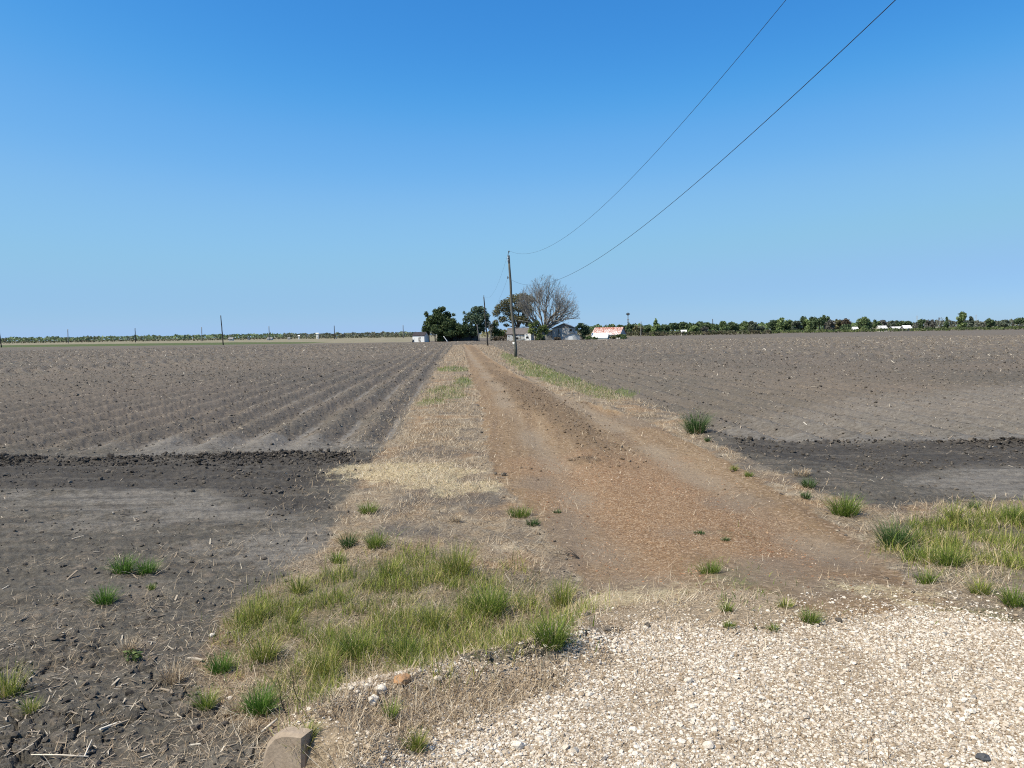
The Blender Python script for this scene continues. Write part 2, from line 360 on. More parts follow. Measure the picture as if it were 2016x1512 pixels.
# ------------------------------------------------------------------ helpers: materials
class NT:
    def __init__(s, name):
        s.m = bpy.data.materials.new(name); s.m.use_nodes = True; s.t = s.m.node_tree
        s.b = s.t.nodes['Principled BSDF']; s.out = s.t.nodes['Material Output']
        s.b.inputs['Roughness'].default_value = 0.9; s.b.inputs['Specular IOR Level'].default_value = 0.2
        s._tc = None
    def set(s, sock, v):
        if isinstance(v, bpy.types.NodeSocket): s.t.links.new(v, sock)
        elif isinstance(v, (tuple, list)) and sock.type == 'RGBA' and len(v) == 3: sock.default_value = (*v, 1)
        else: sock.default_value = v
    def co(s):
        if s._tc is None: s._tc = s.t.nodes.new('ShaderNodeTexCoord').outputs['Object']
        return s._tc
    def scaled(s, sc, vec=None):
        n = s.t.nodes.new('ShaderNodeMapping'); s.set(n.inputs[0], vec or s.co()); n.inputs['Scale'].default_value = sc; return n.outputs[0]
    def noise(s, sc, det=3, ro=0.55, vec=None):
        n = s.t.nodes.new('ShaderNodeTexNoise'); s.set(n.inputs['Vector'], vec or s.co())
        n.inputs['Scale'].default_value = sc; n.inputs['Detail'].default_value = det; n.inputs['Roughness'].default_value = ro
        return n.outputs[0]
    def voro(s, sc, feat='F1', out=0, vec=None, rnd=1.0):
        n = s.t.nodes.new('ShaderNodeTexVoronoi'); n.feature = feat; s.set(n.inputs['Vector'], vec or s.co()); n.inputs['Scale'].default_value = sc
        n.inputs['Randomness'].default_value = rnd
        return n.outputs[out]
    def math(s, op, a, b=0.0, c=0.0, clamp=False):
        n = s.t.nodes.new('ShaderNodeMath'); n.operation = op; n.use_clamp = clamp
        s.set(n.inputs[0], a); s.set(n.inputs[1], b); s.set(n.inputs[2], c); return n.outputs[0]
    def mr(s, x, a, b, c=0.0, d=1.0, smooth=False):
        n = s.t.nodes.new('ShaderNodeMapRange'); n.interpolation_type = 'SMOOTHSTEP' if smooth else 'LINEAR'
        for i, v in enumerate((x, a, b, c, d)): s.set(n.inputs[i], v)
        return n.outputs[0]
    def mix(s, f, a, b, mode='MIX'):
        n = s.t.nodes.new('ShaderNodeMix'); n.data_type = 'RGBA'; n.blend_type = mode
        s.set(n.inputs[0], f); s.set(n.inputs[6], a); s.set(n.inputs[7], b); return n.outputs[2]
    def ramp(s, f, stops):
        n = s.t.nodes.new('ShaderNodeValToRGB'); s.set(n.inputs[0], f); e = n.color_ramp.elements
        while len(e) > 1: e.remove(e[-1])
        for i, (p, c) in enumerate(stops):
            k = e[0] if i == 0 else e.new(p)
            k.position = p; k.color = (*c, 1)
        return n.outputs[0]
    def attr(s, name, vec=False):
        n = s.t.nodes.new('ShaderNodeAttribute'); n.attribute_name = name; return n.outputs['Color' if vec else 'Fac']
    def sep(s, c):
        n = s.t.nodes.new('ShaderNodeSeparateColor'); s.set(n.inputs[0], c); return n.outputs
    def bump(s, h, st=0.5, dist=0.02):
        n = s.t.nodes.new('ShaderNodeBump'); s.set(n.inputs['Height'], h); n.inputs['Strength'].default_value = st; n.inputs['Distance'].default_value = dist
        s.set(s.b.inputs['Normal'], n.outputs[0])
    def fin(s, col, rough=None):
        s.set(s.b.inputs['Base Color'], col)
        if rough is not None: s.set(s.b.inputs['Roughness'], rough)
        return s.m

def leaf_mat(name, stops, trans=0.25):
    t = NT(name); c = t.ramp(t.attr('tint'), stops); t.set(t.b.inputs['Base Color'], c)
    t.b.inputs['Roughness'].default_value = 0.75; t.b.inputs['Specular IOR Level'].default_value = 0.25
    tr = t.t.nodes.new('ShaderNodeBsdfTranslucent'); t.set(tr.inputs[0], c)
    mx = t.t.nodes.new('ShaderNodeMixShader'); mx.inputs[0].default_value = trans
    t.t.links.new(t.b.outputs[0], mx.inputs[1]); t.t.links.new(tr.outputs[0], mx.inputs[2]); t.t.links.new(mx.outputs[0], t.out.inputs[0])
    return t.m

def plain_mat(name, a, b, sc=3.0, rough=0.85, bump=0.0, stretch=(1, 1, 1)):
    t = NT(name); n = t.noise(sc, 5, 0.6, t.scaled(stretch))
    if bump: t.bump(n, bump, 0.02)
    return t.fin(t.mix(t.mr(n, 0.35, 0.65), a, b), rough)

# ------------------------------------------------------------------ ground material (one shader; the weights say what lies where)
def ground_material():
    t = NT('ground_cover')
    a = t.sep(t.attr('w_soil', True)); b = t.sep(t.attr('w_dirt', True)); c = t.sep(t.attr('w_loose', True)); d = t.sep(t.attr('w_grass', True)); e = t.sep(t.attr('w_far', True))
    moist, light, field = a[0], a[1], a[2]
    track, orange, crumb = b[0], b[1], b[2]
    grav, drypad, straw = c[0], c[1], c[2]
    verge, green, short = d[0], d[1], d[2]
    far, fargreen, grey = e[0], e[1], e[2]
    q = t.sep(t.attr('w_track', True)); rut, soilp, headl = q[0], q[1], q[2]
    strk = t.noise(1.0, 5, 0.6, t.scaled((4.0, 0.22, 1)))
    nL = t.noise(0.12, 4, 0.6); nM = t.noise(1.3, 5, 0.6); nF = t.noise(9, 6, 0.65); nX = t.noise(45, 5, 0.7); nXX = t.noise(140, 3, 0.6)
    v1 = t.voro(34, 'F1', 1); v1s = t.sep(v1)
    def edge(w, n, k=0.9, s=0.16):                  # break a soft weight up with noise
        q = t.math('MULTIPLY_ADD', t.math('SUBTRACT', n, 0.5), k, w)
        return t.mr(q, 0.5 - s, 0.5 + s, 0, 1, True)
    nMF = t.math('MULTIPLY_ADD', nM, 0.5, t.math('MULTIPLY', nF, 0.5))
    nFX = t.math('MULTIPLY_ADD', nF, 0.5, t.math('MULTIPLY', nX, 0.5))
    # soil
    soil = t.mix(t.mr(nFX, 0.33, 0.66), (0.047, 0.041, 0.032), (0.138, 0.122, 0.097))
    soil = t.mix(t.math('MULTIPLY', t.math('SUBTRACT', 1.0, headl), t.mr(nL, 0.35, 0.65, 0.1, 0.75)), soil, (0.150, 0.119, 0.090))
    flk = t.noise(6.5, 4, 0.75); flk2 = t.noise(1.7, 5, 0.8)
    soil = t.mix(t.mr(flk, 0.55, 0.68, 0, 0.5), soil, (0.26, 0.205, 0.152))
    soil = t.mix(t.mr(flk2, 0.54, 0.64, 0, 0.4), soil, (0.20, 0.16, 0.122))
    soil = t.mix(t.math('MULTIPLY', edge(light, nFX, 1.5, 0.45), 0.75), soil, t.mix(t.mr(nFX, 0.4, 0.6), (0.130, 0.115, 0.097), (0.235, 0.212, 0.18)))
    soil = t.mix(t.math('MULTIPLY', edge(moist, nFX, 1.2, 0.35), 0.82), soil, t.mix(t.mr(nFX, 0.36, 0.62), (0.027, 0.0235, 0.020), (0.076, 0.066, 0.055)))
    hs = t.noise(1.0, 6, 0.7, t.scaled((0.45, 5.5, 1)))
    soil = t.mix(t.math('MULTIPLY', headl, t.mr(hs, 0.50, 0.64, 0, 0.6)), soil, t.mix(nX, (0.020, 0.0175, 0.015), (0.065, 0.056, 0.046)))
    soil = t.mix(t.math('MULTIPLY', headl, t.mr(hs, 0.46, 0.34, 0, 0.45)), soil, t.mix(nX, (0.11, 0.097, 0.08), (0.20, 0.18, 0.15)))
    # dry litter on the verges
    lit = t.mix(t.mr(nX, 0.38, 0.62), (0.10, 0.075, 0.052), (0.36, 0.29, 0.20))
    lit = t.mix(t.mr(nF, 0.42, 0.66, 0, 0.6), lit, (0.20, 0.135, 0.075))
    nP = t.noise(0.75, 4, 0.6); nQ = t.noise(2.3, 4, 0.65)
    lit = t.mix(t.mr(nP, 0.50, 0.62, 0, 0.7), lit, t.mix(t.mr(nX, 0.36, 0.64), (0.135, 0.072, 0.034), (0.36, 0.235, 0.125)))
    lit = t.mix(t.mr(nQ, 0.54, 0.66, 0, 0.8), lit, t.mix(t.mr(nX, 0.36, 0.64), (0.20, 0.16, 0.11), (0.52, 0.43, 0.30)))
    lit = t.mix(t.mr(nM, 0.52, 0.66, 0, 0.8), lit, t.mix(t.mr(nX, 0.4, 0.6), (0.060, 0.050, 0.040), (0.17, 0.14, 0.112)))
    lit = t.mix(t.math('MULTIPLY', edge(soilp, nFX, 1.6, 0.4), 0.8), lit, t.mix(t.mr(nFX, 0.36, 0.64), (0.05, 0.043, 0.036), (0.17, 0.148, 0.122)))
    # dirt of the track
    dirt = t.mix(t.mr(nFX, 0.36, 0.64), (0.150, 0.096, 0.050), (0.275, 0.186, 0.103))
    dirt = t.mix(t.mr(nM, 0.4, 0.7, 0, 0.5), dirt, (0.20, 0.134, 0.075))
    dirt = t.mix(t.mr(strk, 0.5, 0.66, 0, 0.55), dirt, (0.125, 0.082, 0.050))
    dirt = t.mix(t.mr(strk, 0.46, 0.34, 0, 0.4), dirt, (0.32, 0.235, 0.145))
    dirt = t.mix(t.mr(v1s[0], 0.80, 0.84, 0, 0.5), dirt, (0.42, 0.31, 0.21))
    dirt = t.mix(t.mr(v1s[1], 0.88, 0.90, 0, 0.5), dirt, (0.10, 0.065, 0.042))
    vo = t.sep(t.voro(85, 'F1', 1))
    og = t.ramp(vo[0], [(0.0, (0.10, 0.052, 0.026)), (0.45, (0.225, 0.122, 0.058)), (0.8, (0.34, 0.21, 0.115)), (1.0, (0.56, 0.43, 0.29))])
    dirt = t.mix(t.math('MULTIPLY', edge(orange, nFX, 1.6, 0.5), 0.66), dirt, og)
    dirt = t.mix(t.math('MULTIPLY', edge(grey, nFX, 1.4, 0.5), 0.45), dirt, t.mix(nFX, (0.115, 0.093, 0.070), (0.235, 0.195, 0.15)))
    dirt = t.mix(t.math('MULTIPLY', edge(crumb, nFX, 1.5, 0.45), 0.7), dirt, t.mix(t.mr(nX, 0.35, 0.65), (0.075, 0.050, 0.030), (0.19, 0.135, 0.082)))
    dirt = t.mix(t.math('MULTIPLY', edge(rut, nFX, 1.2, 0.45), 0.68), dirt, t.mix(nFX, (0.19, 0.145, 0.10), (0.31, 0.245, 0.17)))
    # white limestone gravel and dust between the stones
    vg = t.sep(t.voro(95, 'F1', 1))
    gr = t.ramp(vg[0], [(0.0, (0.20, 0.14, 0.085)), (0.35, (0.34, 0.26, 0.175)), (0.7, (0.49, 0.40, 0.295)), (1.0, (0.66, 0.58, 0.47))])
    gr = t.mix(t.mr(nM, 0.46, 0.64, 0, 0.75), gr, t.mix(t.mr(nX, 0.35, 0.65), (0.23, 0.165, 0.105), (0.43, 0.335, 0.225)))
    col = t.mix(edge(verge, nMF, 0.8, 0.22), soil, lit)
    col = t.mix(t.math('MULTIPLY', edge(green, nFX, 1.6, 0.35), 0.4), col, (0.075, 0.075, 0.032))
    col = t.mix(edge(track, nFX, 0.8, 0.16), col, dirt)
    col = t.mix(t.math('MULTIPLY', edge(short, nFX, 1.8, 0.35), 0.68), col, t.mix(t.mr(nX, 0.35, 0.65), (0.055, 0.078, 0.020), (0.145, 0.175, 0.05)))
    col = t.mix(t.math('MULTIPLY', edge(straw, nFX, 2.4, 0.3), 0.72), col, t.mix(t.mr(nX, 0.35, 0.65), (0.27, 0.21, 0.12), (0.60, 0.51, 0.31)))
    col = t.mix(edge(drypad, nFX, 0.8, 0.25), col, t.mix(t.mr(nX, 0.35, 0.65), (0.17, 0.125, 0.078), (0.44, 0.345, 0.235)))
    col = t.mix(edge(grav, nFX, 0.7, 0.2), col, gr)
    fg = t.mix(t.mr(nL, 0.4, 0.6), (0.24, 0.20, 0.14), (0.165, 0.152, 0.088))
    fg = t.mix(t.math('MULTIPLY', fargreen, t.mr(t.noise(0.05, 4, 0.6), 0.1, 0.4, 0.3, 1)), fg, (0.075, 0.092, 0.030))
    col = t.mix(far, col, fg)
    t.bump(t.math('MULTIPLY_ADD', nX, 0.6, t.math('MULTIPLY_ADD', nXX, 0.3, t.math('MULTIPLY', nF, 1.2))), 1.0, 0.025)
    return t.fin(col, 0.95)
M_GROUND = ground_material()

# ------------------------------------------------------------------ ground sheets: one fine grid, split by cover
def build_ground():
    th = np.radians(np.concatenate([np.linspace(-78, -41, 160)[:-1], np.linspace(-41, 41, 1000), np.linspace(41, 78, 160)[1:]]))
    dep = np.linspace(math.radians(40), math.radians(1.15), 640)
    r1 = CZ / np.tan(dep); r1 = r1[(r1 > 2.2)]
    r = np.concatenate([r1, r1[-1] * np.exp(np.linspace(0.02, math.log(1600 / r1[-1]), 70))])
    R, T = np.meshgrid(r, th, indexing='ij')
    x = (R * np.sin(T)).ravel(); y = (R * np.cos(T)).ravel()
    m = masks(x, y); fade = sstep(260, 120, np.hypot(x, y))
    z = H0(x, y) + relief(x, y, m) * fade
    z = z - 0.0 * x
    nr, nt = R.shape
    i = np.arange(nr - 1)[:, None] * nt + np.arange(nt - 1)[None, :]
    F = np.stack([i, i + 1, i + nt + 1, i + nt], -1).reshape(-1, 4)
    F = F[:, ::-1]
    cx = x[F].mean(1); cy = y[F].mean(1)
    def fm(k): return m[k][F].mean(1)
    zone = np.where(cx < 2.27 - 0.0745 * cy, 0, 1)
    zone = np.where(fm('sd_farl') < 0, 2, zone); zone = np.where((fm('sd_farr') < 0), 3, zone)
    zone = np.where(fm('sd_vl') < 0, 4, zone); zone = np.where(fm('sd_vr') < 0, 5, zone)
    zone = np.where(fm('sd_track') < 0, 6, zone)
    zone = np.where((fm('grav') > 0.5) | (fm('drypad') > 0.5), 7, zone)
    V = np.stack([x, y, z], -1)
    A = {'w_soil': np.stack([m['moist'], m['light'], m['field']], -1), 'w_dirt': np.stack([m['track'], np.clip(m['orange'] * 0.75 + m['red'] * 0.4, 0, 1), m['crumb']], -1),
         'w_loose': np.stack([m['grav'], np.maximum(m['drypad'], m['drylip']), m['straw']], -1), 'w_grass': np.stack([m['vcol'], m['green'], m['short']], -1),
         'w_far': np.stack([m['far'], m['fargreen'], m['grey']], -1), 'w_track': np.stack([m['rut'], m['soilpatch'], m['headl']], -1)}
    names = [('ploughed_field', 'dark bare ploughed field left of the dirt track'), ('ploughed_field', 'grey brown ploughed field right of the dirt track'),
             ('meadow', 'pale straw and green strip beyond the ploughed field'), ('rough_ground', 'rough ground under the distant trees on the right'),
             ('grass_verge', 'dry grass verge between the track and the dark field'), ('grass_verge', 'dry grass verge between the track and the pole'),
             ('dirt_track', 'brown dirt track running to the farm'), ('gravel_driveway', 'white limestone gravel driveway in the foreground')]
    for k, (nm, lb) in enumerate(names):
        sel = F[zone == k]
        if not len(sel): continue
        ids, inv = np.unique(sel, return_inverse=True)
        o = np_obj(nm, V[ids], [inv.reshape(-1, 4)], M_GROUND, None, {q: a[ids] for q, a in A.items()}, True)
        tag(o, lb, kind='structure')
    # the same land carried on behind and to the sides, and out to the horizon
    P = []; 
    ang = np.concatenate([np.linspace(math.radians(78), math.radians(282), 100)])
    rr = np.concatenate([[0.0, 1.0], np.exp(np.linspace(math.log(2.0), math.log(1600), 90))])
    R, T = np.meshgrid(rr, ang, indexing='ij'); x = (R * np.sin(T)).ravel(); y = (R * np.cos(T)).ravel()
    z = H0(x, y) + np.where(np.hypot(x, y) < 0.5, 0, 0)
    pad = pad_s(x, y); zero = np.zeros_like(x)
    fl = (1 - pad)
    A2 = {'w_soil': np.stack([zero, zero, fl], -1), 'w_dirt': np.stack([zero, zero, zero], -1), 'w_loose': np.stack([pad, zero, zero], -1),
          'w_grass': np.stack([zero, zero, zero], -1), 'w_far': np.stack([zero, zero, zero], -1)}
    nr, nt = R.shape
    i = np.arange(nr - 1)[:, None] * nt + np.arange(nt - 1)[None, :]
    F2 = np.stack([i + nt, i + nt + 1, i + 1, i], -1).reshape(-1, 4)
    # near wedge under the camera
    o = np_obj('ground', np.stack([x, y, z - 0.01], -1), [F2[:, ::-1]], M_GROUND, None, A2, True); tag(o, 'open ground behind the camera and to the sides', kind='structure')
    th = np.linspace(math.radians(-78.5), math.radians(78.5), 50); rr = np.array([0, 1.0, 1.8, 2.35])
    R, T = np.meshgrid(rr, th, indexing='ij'); x = (R * np.sin(T)).ravel(); y = (R * np.cos(T)).ravel(); pad = pad_s(x, y); zero = np.zeros_like(x)
    nr, nt = R.shape; i = np.arange(nr - 1)[:, None] * nt + np.arange(nt - 1)[None, :]
    F3 = np.stack([i, i + 1, i + nt + 1, i + nt], -1).reshape(-1, 4)[:, ::-1]
    A3 = {'w_soil': np.stack([zero, zero, 1 - pad], -1), 'w_dirt': np.stack([zero] * 3, -1), 'w_loose': np.stack([pad, zero, zero], -1), 'w_grass': np.stack([zero] * 3, -1), 'w_far': np.stack([zero] * 3, -1)}
    o = np_obj('gravel_ground', np.stack([x, y, H0(x, y) - 0.015], -1), [F3], M_GROUND, None, A3, True); tag(o, 'gravel underfoot at the camera', kind='structure')
    g = MB().add([(-15000, -15000, -0.6), (15000, -15000, -0.6), (15000, 15000, -0.6), (-15000, 15000, -0.6)], [(0, 1, 2, 3)])
    o = g.build('plain', plain_mat('plain_soil', (0.20, 0.17, 0.11), (0.12, 0.12, 0.06), 0.01)); tag(o, 'flat farmland out to the horizon', kind='structure')
build_ground()

# ------------------------------------------------------------------ scatter
ICO_V = None
def ico():
    p = (1 + 5 ** 0.5) / 2
    v = np.array([(-1, p, 0), (1, p, 0), (-1, -p, 0), (1, -p, 0), (0, -1, p), (0, 1, p), (0, -1, -p), (0, 1, -p), (p, 0, -1), (p, 0, 1), (-p, 0, -1), (-p, 0, 1)], float)
    f = np.array([(0, 11, 5), (0, 5, 1), (0, 1, 7), (0, 7, 10), (0, 10, 11), (1, 5, 9), (5, 11, 4), (11, 10, 2), (10, 7, 6), (7, 1, 8), (3, 9, 4), (3, 4, 2), (3, 2, 6), (3, 6, 8), (3, 8, 9), (4, 9, 5), (2, 4, 11), (6, 2, 10), (8, 6, 7), (9, 8, 1)])
    return v / np.linalg.norm(v[0]), f

def sample(n, r0, r1, seed, p=1.0, half=38):
    """points in the sector in view; density per area falls as 1/r**p"""
    g = np.random.default_rng(seed); q = g.random(n); e = 2 - p
    r = (r0 ** e + q * (r1 ** e - r0 ** e)) ** (1 / e) if abs(e) > 1e-6 else r0 * (r1 / r0) ** q
    t = np.radians(g.uniform(-half, half, n)); return r * np.sin(t), r * np.cos(t), g

def lumps(name, x, y, z, rad, g, mat, label, flat=0.7, jag=0.28, sink=0.25):
    n = len(x); v, f = ico()
    V = v[None] * (1 + g.uniform(-jag, jag, (n, 12, 1)))
    V = V * np.stack([g.uniform(0.7, 1.3, n), g.uniform(0.7, 1.3, n), g.uniform(flat * 0.7, flat * 1.25, n)], -1)[:, None]
    a = g.uniform(0, 2 * np.pi, n); c, s = np.cos(a)[:, None], np.sin(a)[:, None]
    tl = g.normal(0, 0.3, n)[:, None]
    X = V[..., 0] * c - V[..., 1] * s; Y = V[..., 0] * s + V[..., 1] * c; Z = V[..., 2] + X * tl * 0.5
    P = np.stack([X, Y, Z], -1) * rad[:, None, None] + np.stack([x, y, z + rad * (flat - sink * 2)], -1)[:, None]
    F = (f[None] + (np.arange(n) * 12)[:, None, None]).reshape(-1, 3)
    o = np_obj(name, P.reshape(-1, 3), [F], mat, None, {'tint': np.repeat(g.random(n), 12)})
    return tag(o, label, kind='stuff')

def blade_arrays(x, y, z, h, az, lean, wid, curl, g, segs=3):
    """curved grass blades as tapering strips; lean in radians from upright at the base, curl added towards the tip"""
    n = len(x); k = segs; d = np.stack([np.cos(az), np.sin(az)], -1); side = np.stack([-np.sin(az), np.cos(az)], -1)
    tw = g.uniform(-1.2, 1.2, n); side = side * np.cos(tw)[:, None] + d * np.sin(tw)[:, None] * 0.8
    V = np.zeros((n, 2 * k + 1, 3)); P = np.stack([x, y, z], -1)
    for i in range(k + 1):
        w = wid * (1 - (i / k) ** 1.6) * 0.5
        if i == k: V[:, 2 * k] = P
        else:
            V[:, 2 * i, :2] = P[:, :2] - side * w[:, None]; V[:, 2 * i, 2] = P[:, 2]
            V[:, 2 * i + 1, :2] = P[:, :2] + side * w[:, None]; V[:, 2 * i + 1, 2] = P[:, 2]
        a = lean + curl * (i / k); L = h / k
        P = P + np.concatenate([d * (np.sin(a) * L)[:, None], (np.cos(a) * L)[:, None]], -1)
    b = (np.arange(n) * (2 * k + 1))[:, None]
    Q = np.concatenate([b + np.array([2 * i, 2 * i + 1, 2 * i + 3, 2 * i + 2]) for i in range(k - 1)], 0)
    T = b + np.array([2 * k - 2, 2 * k - 1, 2 * k])
    return V.reshape(-1, 3), Q, T, 2 * k + 1

def blades(name, x, y, z, h, az, lean, wid, curl, tint, g, mat, label=None, kind='stuff', parent=None, segs=3):
    V, Q, T, k = blade_arrays(x, y, z, h, az, lean, wid, curl, g, segs)
    o = np_obj(name, V, [Q, T], mat, parent, {'tint': np.repeat(tint, k)})
    return tag(o, label, kind=kind)

GREEN = [(0, (0.045, 0.080, 0.012)), (0.45, (0.13, 0.195, 0.028)), (0.8, (0.25, 0.30, 0.055)), (1, (0.48, 0.44, 0.16))]
YGREEN = [(0, (0.050, 0.080, 0.012)), (0.35, (0.165, 0.215, 0.032)), (0.68, (0.33, 0.34, 0.075)), (0.84, (0.50, 0.39, 0.18)), (1, (0.70, 0.56, 0.34))]
DRY = [(0, (0.16, 0.10, 0.058)), (0.3, (0.34, 0.25, 0.155)), (0.7, (0.53, 0.425, 0.295)), (1, (0.76, 0.67, 0.51))]
STRAW = [(0, (0.30, 0.22, 0.11)), (0.5, (0.52, 0.42, 0.23)), (1, (0.74, 0.65, 0.42))]
M_GREEN = leaf_mat('green_blades', GREEN, 0.3); M_YGREEN = leaf_mat('olive_blades', YGREEN, 0.3); M_DRY = leaf_mat('dry_blades', DRY, 0.2); M_STRAW = leaf_mat('straw_blades', STRAW, 0.2)

def lump_mat(name, stops, sc=60):
    t = NT(name); c = t.ramp(t.attr('tint'), stops); n = t.noise(sc, 4, 0.6); t.bump(n, 0.5, 0.01)
    return t.fin(t.mix(t.mr(n, 0.35, 0.65, 0.0, 0.35), c, (0.10, 0.08, 0.06)), 0.95)
M_STONE = lump_mat('limestone', [(0, (0.31, 0.23, 0.15)), (0.2, (0.44, 0.35, 0.25)), (0.5, (0.64, 0.55, 0.44)), (0.94, (0.77, 0.70, 0.59)), (1, (0.18, 0.16, 0.14))], 90)
M_CLOD = lump_mat('soil_clod', [(0, (0.042, 0.036, 0.030)), (0.5, (0.088, 0.075, 0.061)), (1, (0.145, 0.124, 0.101))], 30)
M_WETCLOD = lump_mat('wet_clod', [(0, (0.018, 0.0155, 0.0135)), (0.7, (0.044, 0.038, 0.032)), (1, (0.085, 0.073, 0.062))], 30)
M_BCLOD = lump_mat('brown_clod', [(0, (0.085, 0.055, 0.034)), (0.6, (0.17, 0.118, 0.072)), (1, (0.27, 0.195, 0.125))], 30)
M_PEBBLE = lump_mat('track_pebble', [(0, (0.14, 0.065, 0.032)), (0.5, (0.30, 0.155, 0.08)), (0.85, (0.42, 0.27, 0.16)), (1, (0.68, 0.56, 0.43))], 90)
M_RESIDUE = leaf_mat('stalk_residue', [(0, (0.15, 0.115, 0.08)), (0.5, (0.30, 0.24, 0.175)), (0.85, (0.50, 0.43, 0.33)), (1, (0.72, 0.66, 0.55))], 0.05)

def residue(name, x, y, z, L, w, az, pitch, tint, g, label, mat):
    """broken stalks and husks: bent, tapering four-sided rods"""
    n = len(x); u = np.linspace(-0.5, 0.5, 3); V = np.zeros((n, 3, 4, 3))
    d = np.stack([np.cos(az) * np.cos(pitch), np.sin(az) * np.cos(pitch), np.sin(pitch)], -1)
    s = np.stack([-np.sin(az), np.cos(az), np.zeros(n)], -1); up = np.cross(d, s)
    bend = g.normal(0, 0.12, n); tp = g.uniform(0.4, 1.0, n); fl = g.uniform(0.25, 0.8, n)
    for i, q in enumerate(u):
        c = np.stack([x, y, z], -1) + d * (L * q)[:, None] + s * (L * bend * (0.25 - q * q))[:, None] + up * 0
        ww = w * (1 - (1 - tp) * (q + 0.5))
        for j, (a, b) in enumerate(((-1, -1), (1, -1), (1, 1), (-1, 1))):
            V[:, i, j] = c + s * (a * ww * 0.5)[:, None] + up * (b * ww * fl * 0.5)[:, None]
    b = (np.arange(n) * 12)[:, None]; Q = []
    for i in range(2):
        for j in range(4): Q.append(b + np.array([i * 4 + j, i * 4 + (j + 1) % 4, (i + 1) * 4 + (j + 1) % 4, (i + 1) * 4 + j]))
    Q += [b + np.array([3, 2, 1, 0]), b + np.array([8, 9, 10, 11])]
    o = np_obj(name, V.reshape(-1, 3), [np.concatenate(Q)], mat, None, {'tint': np.repeat(tint, 12)})
    return tag(o, label, kind='stuff')

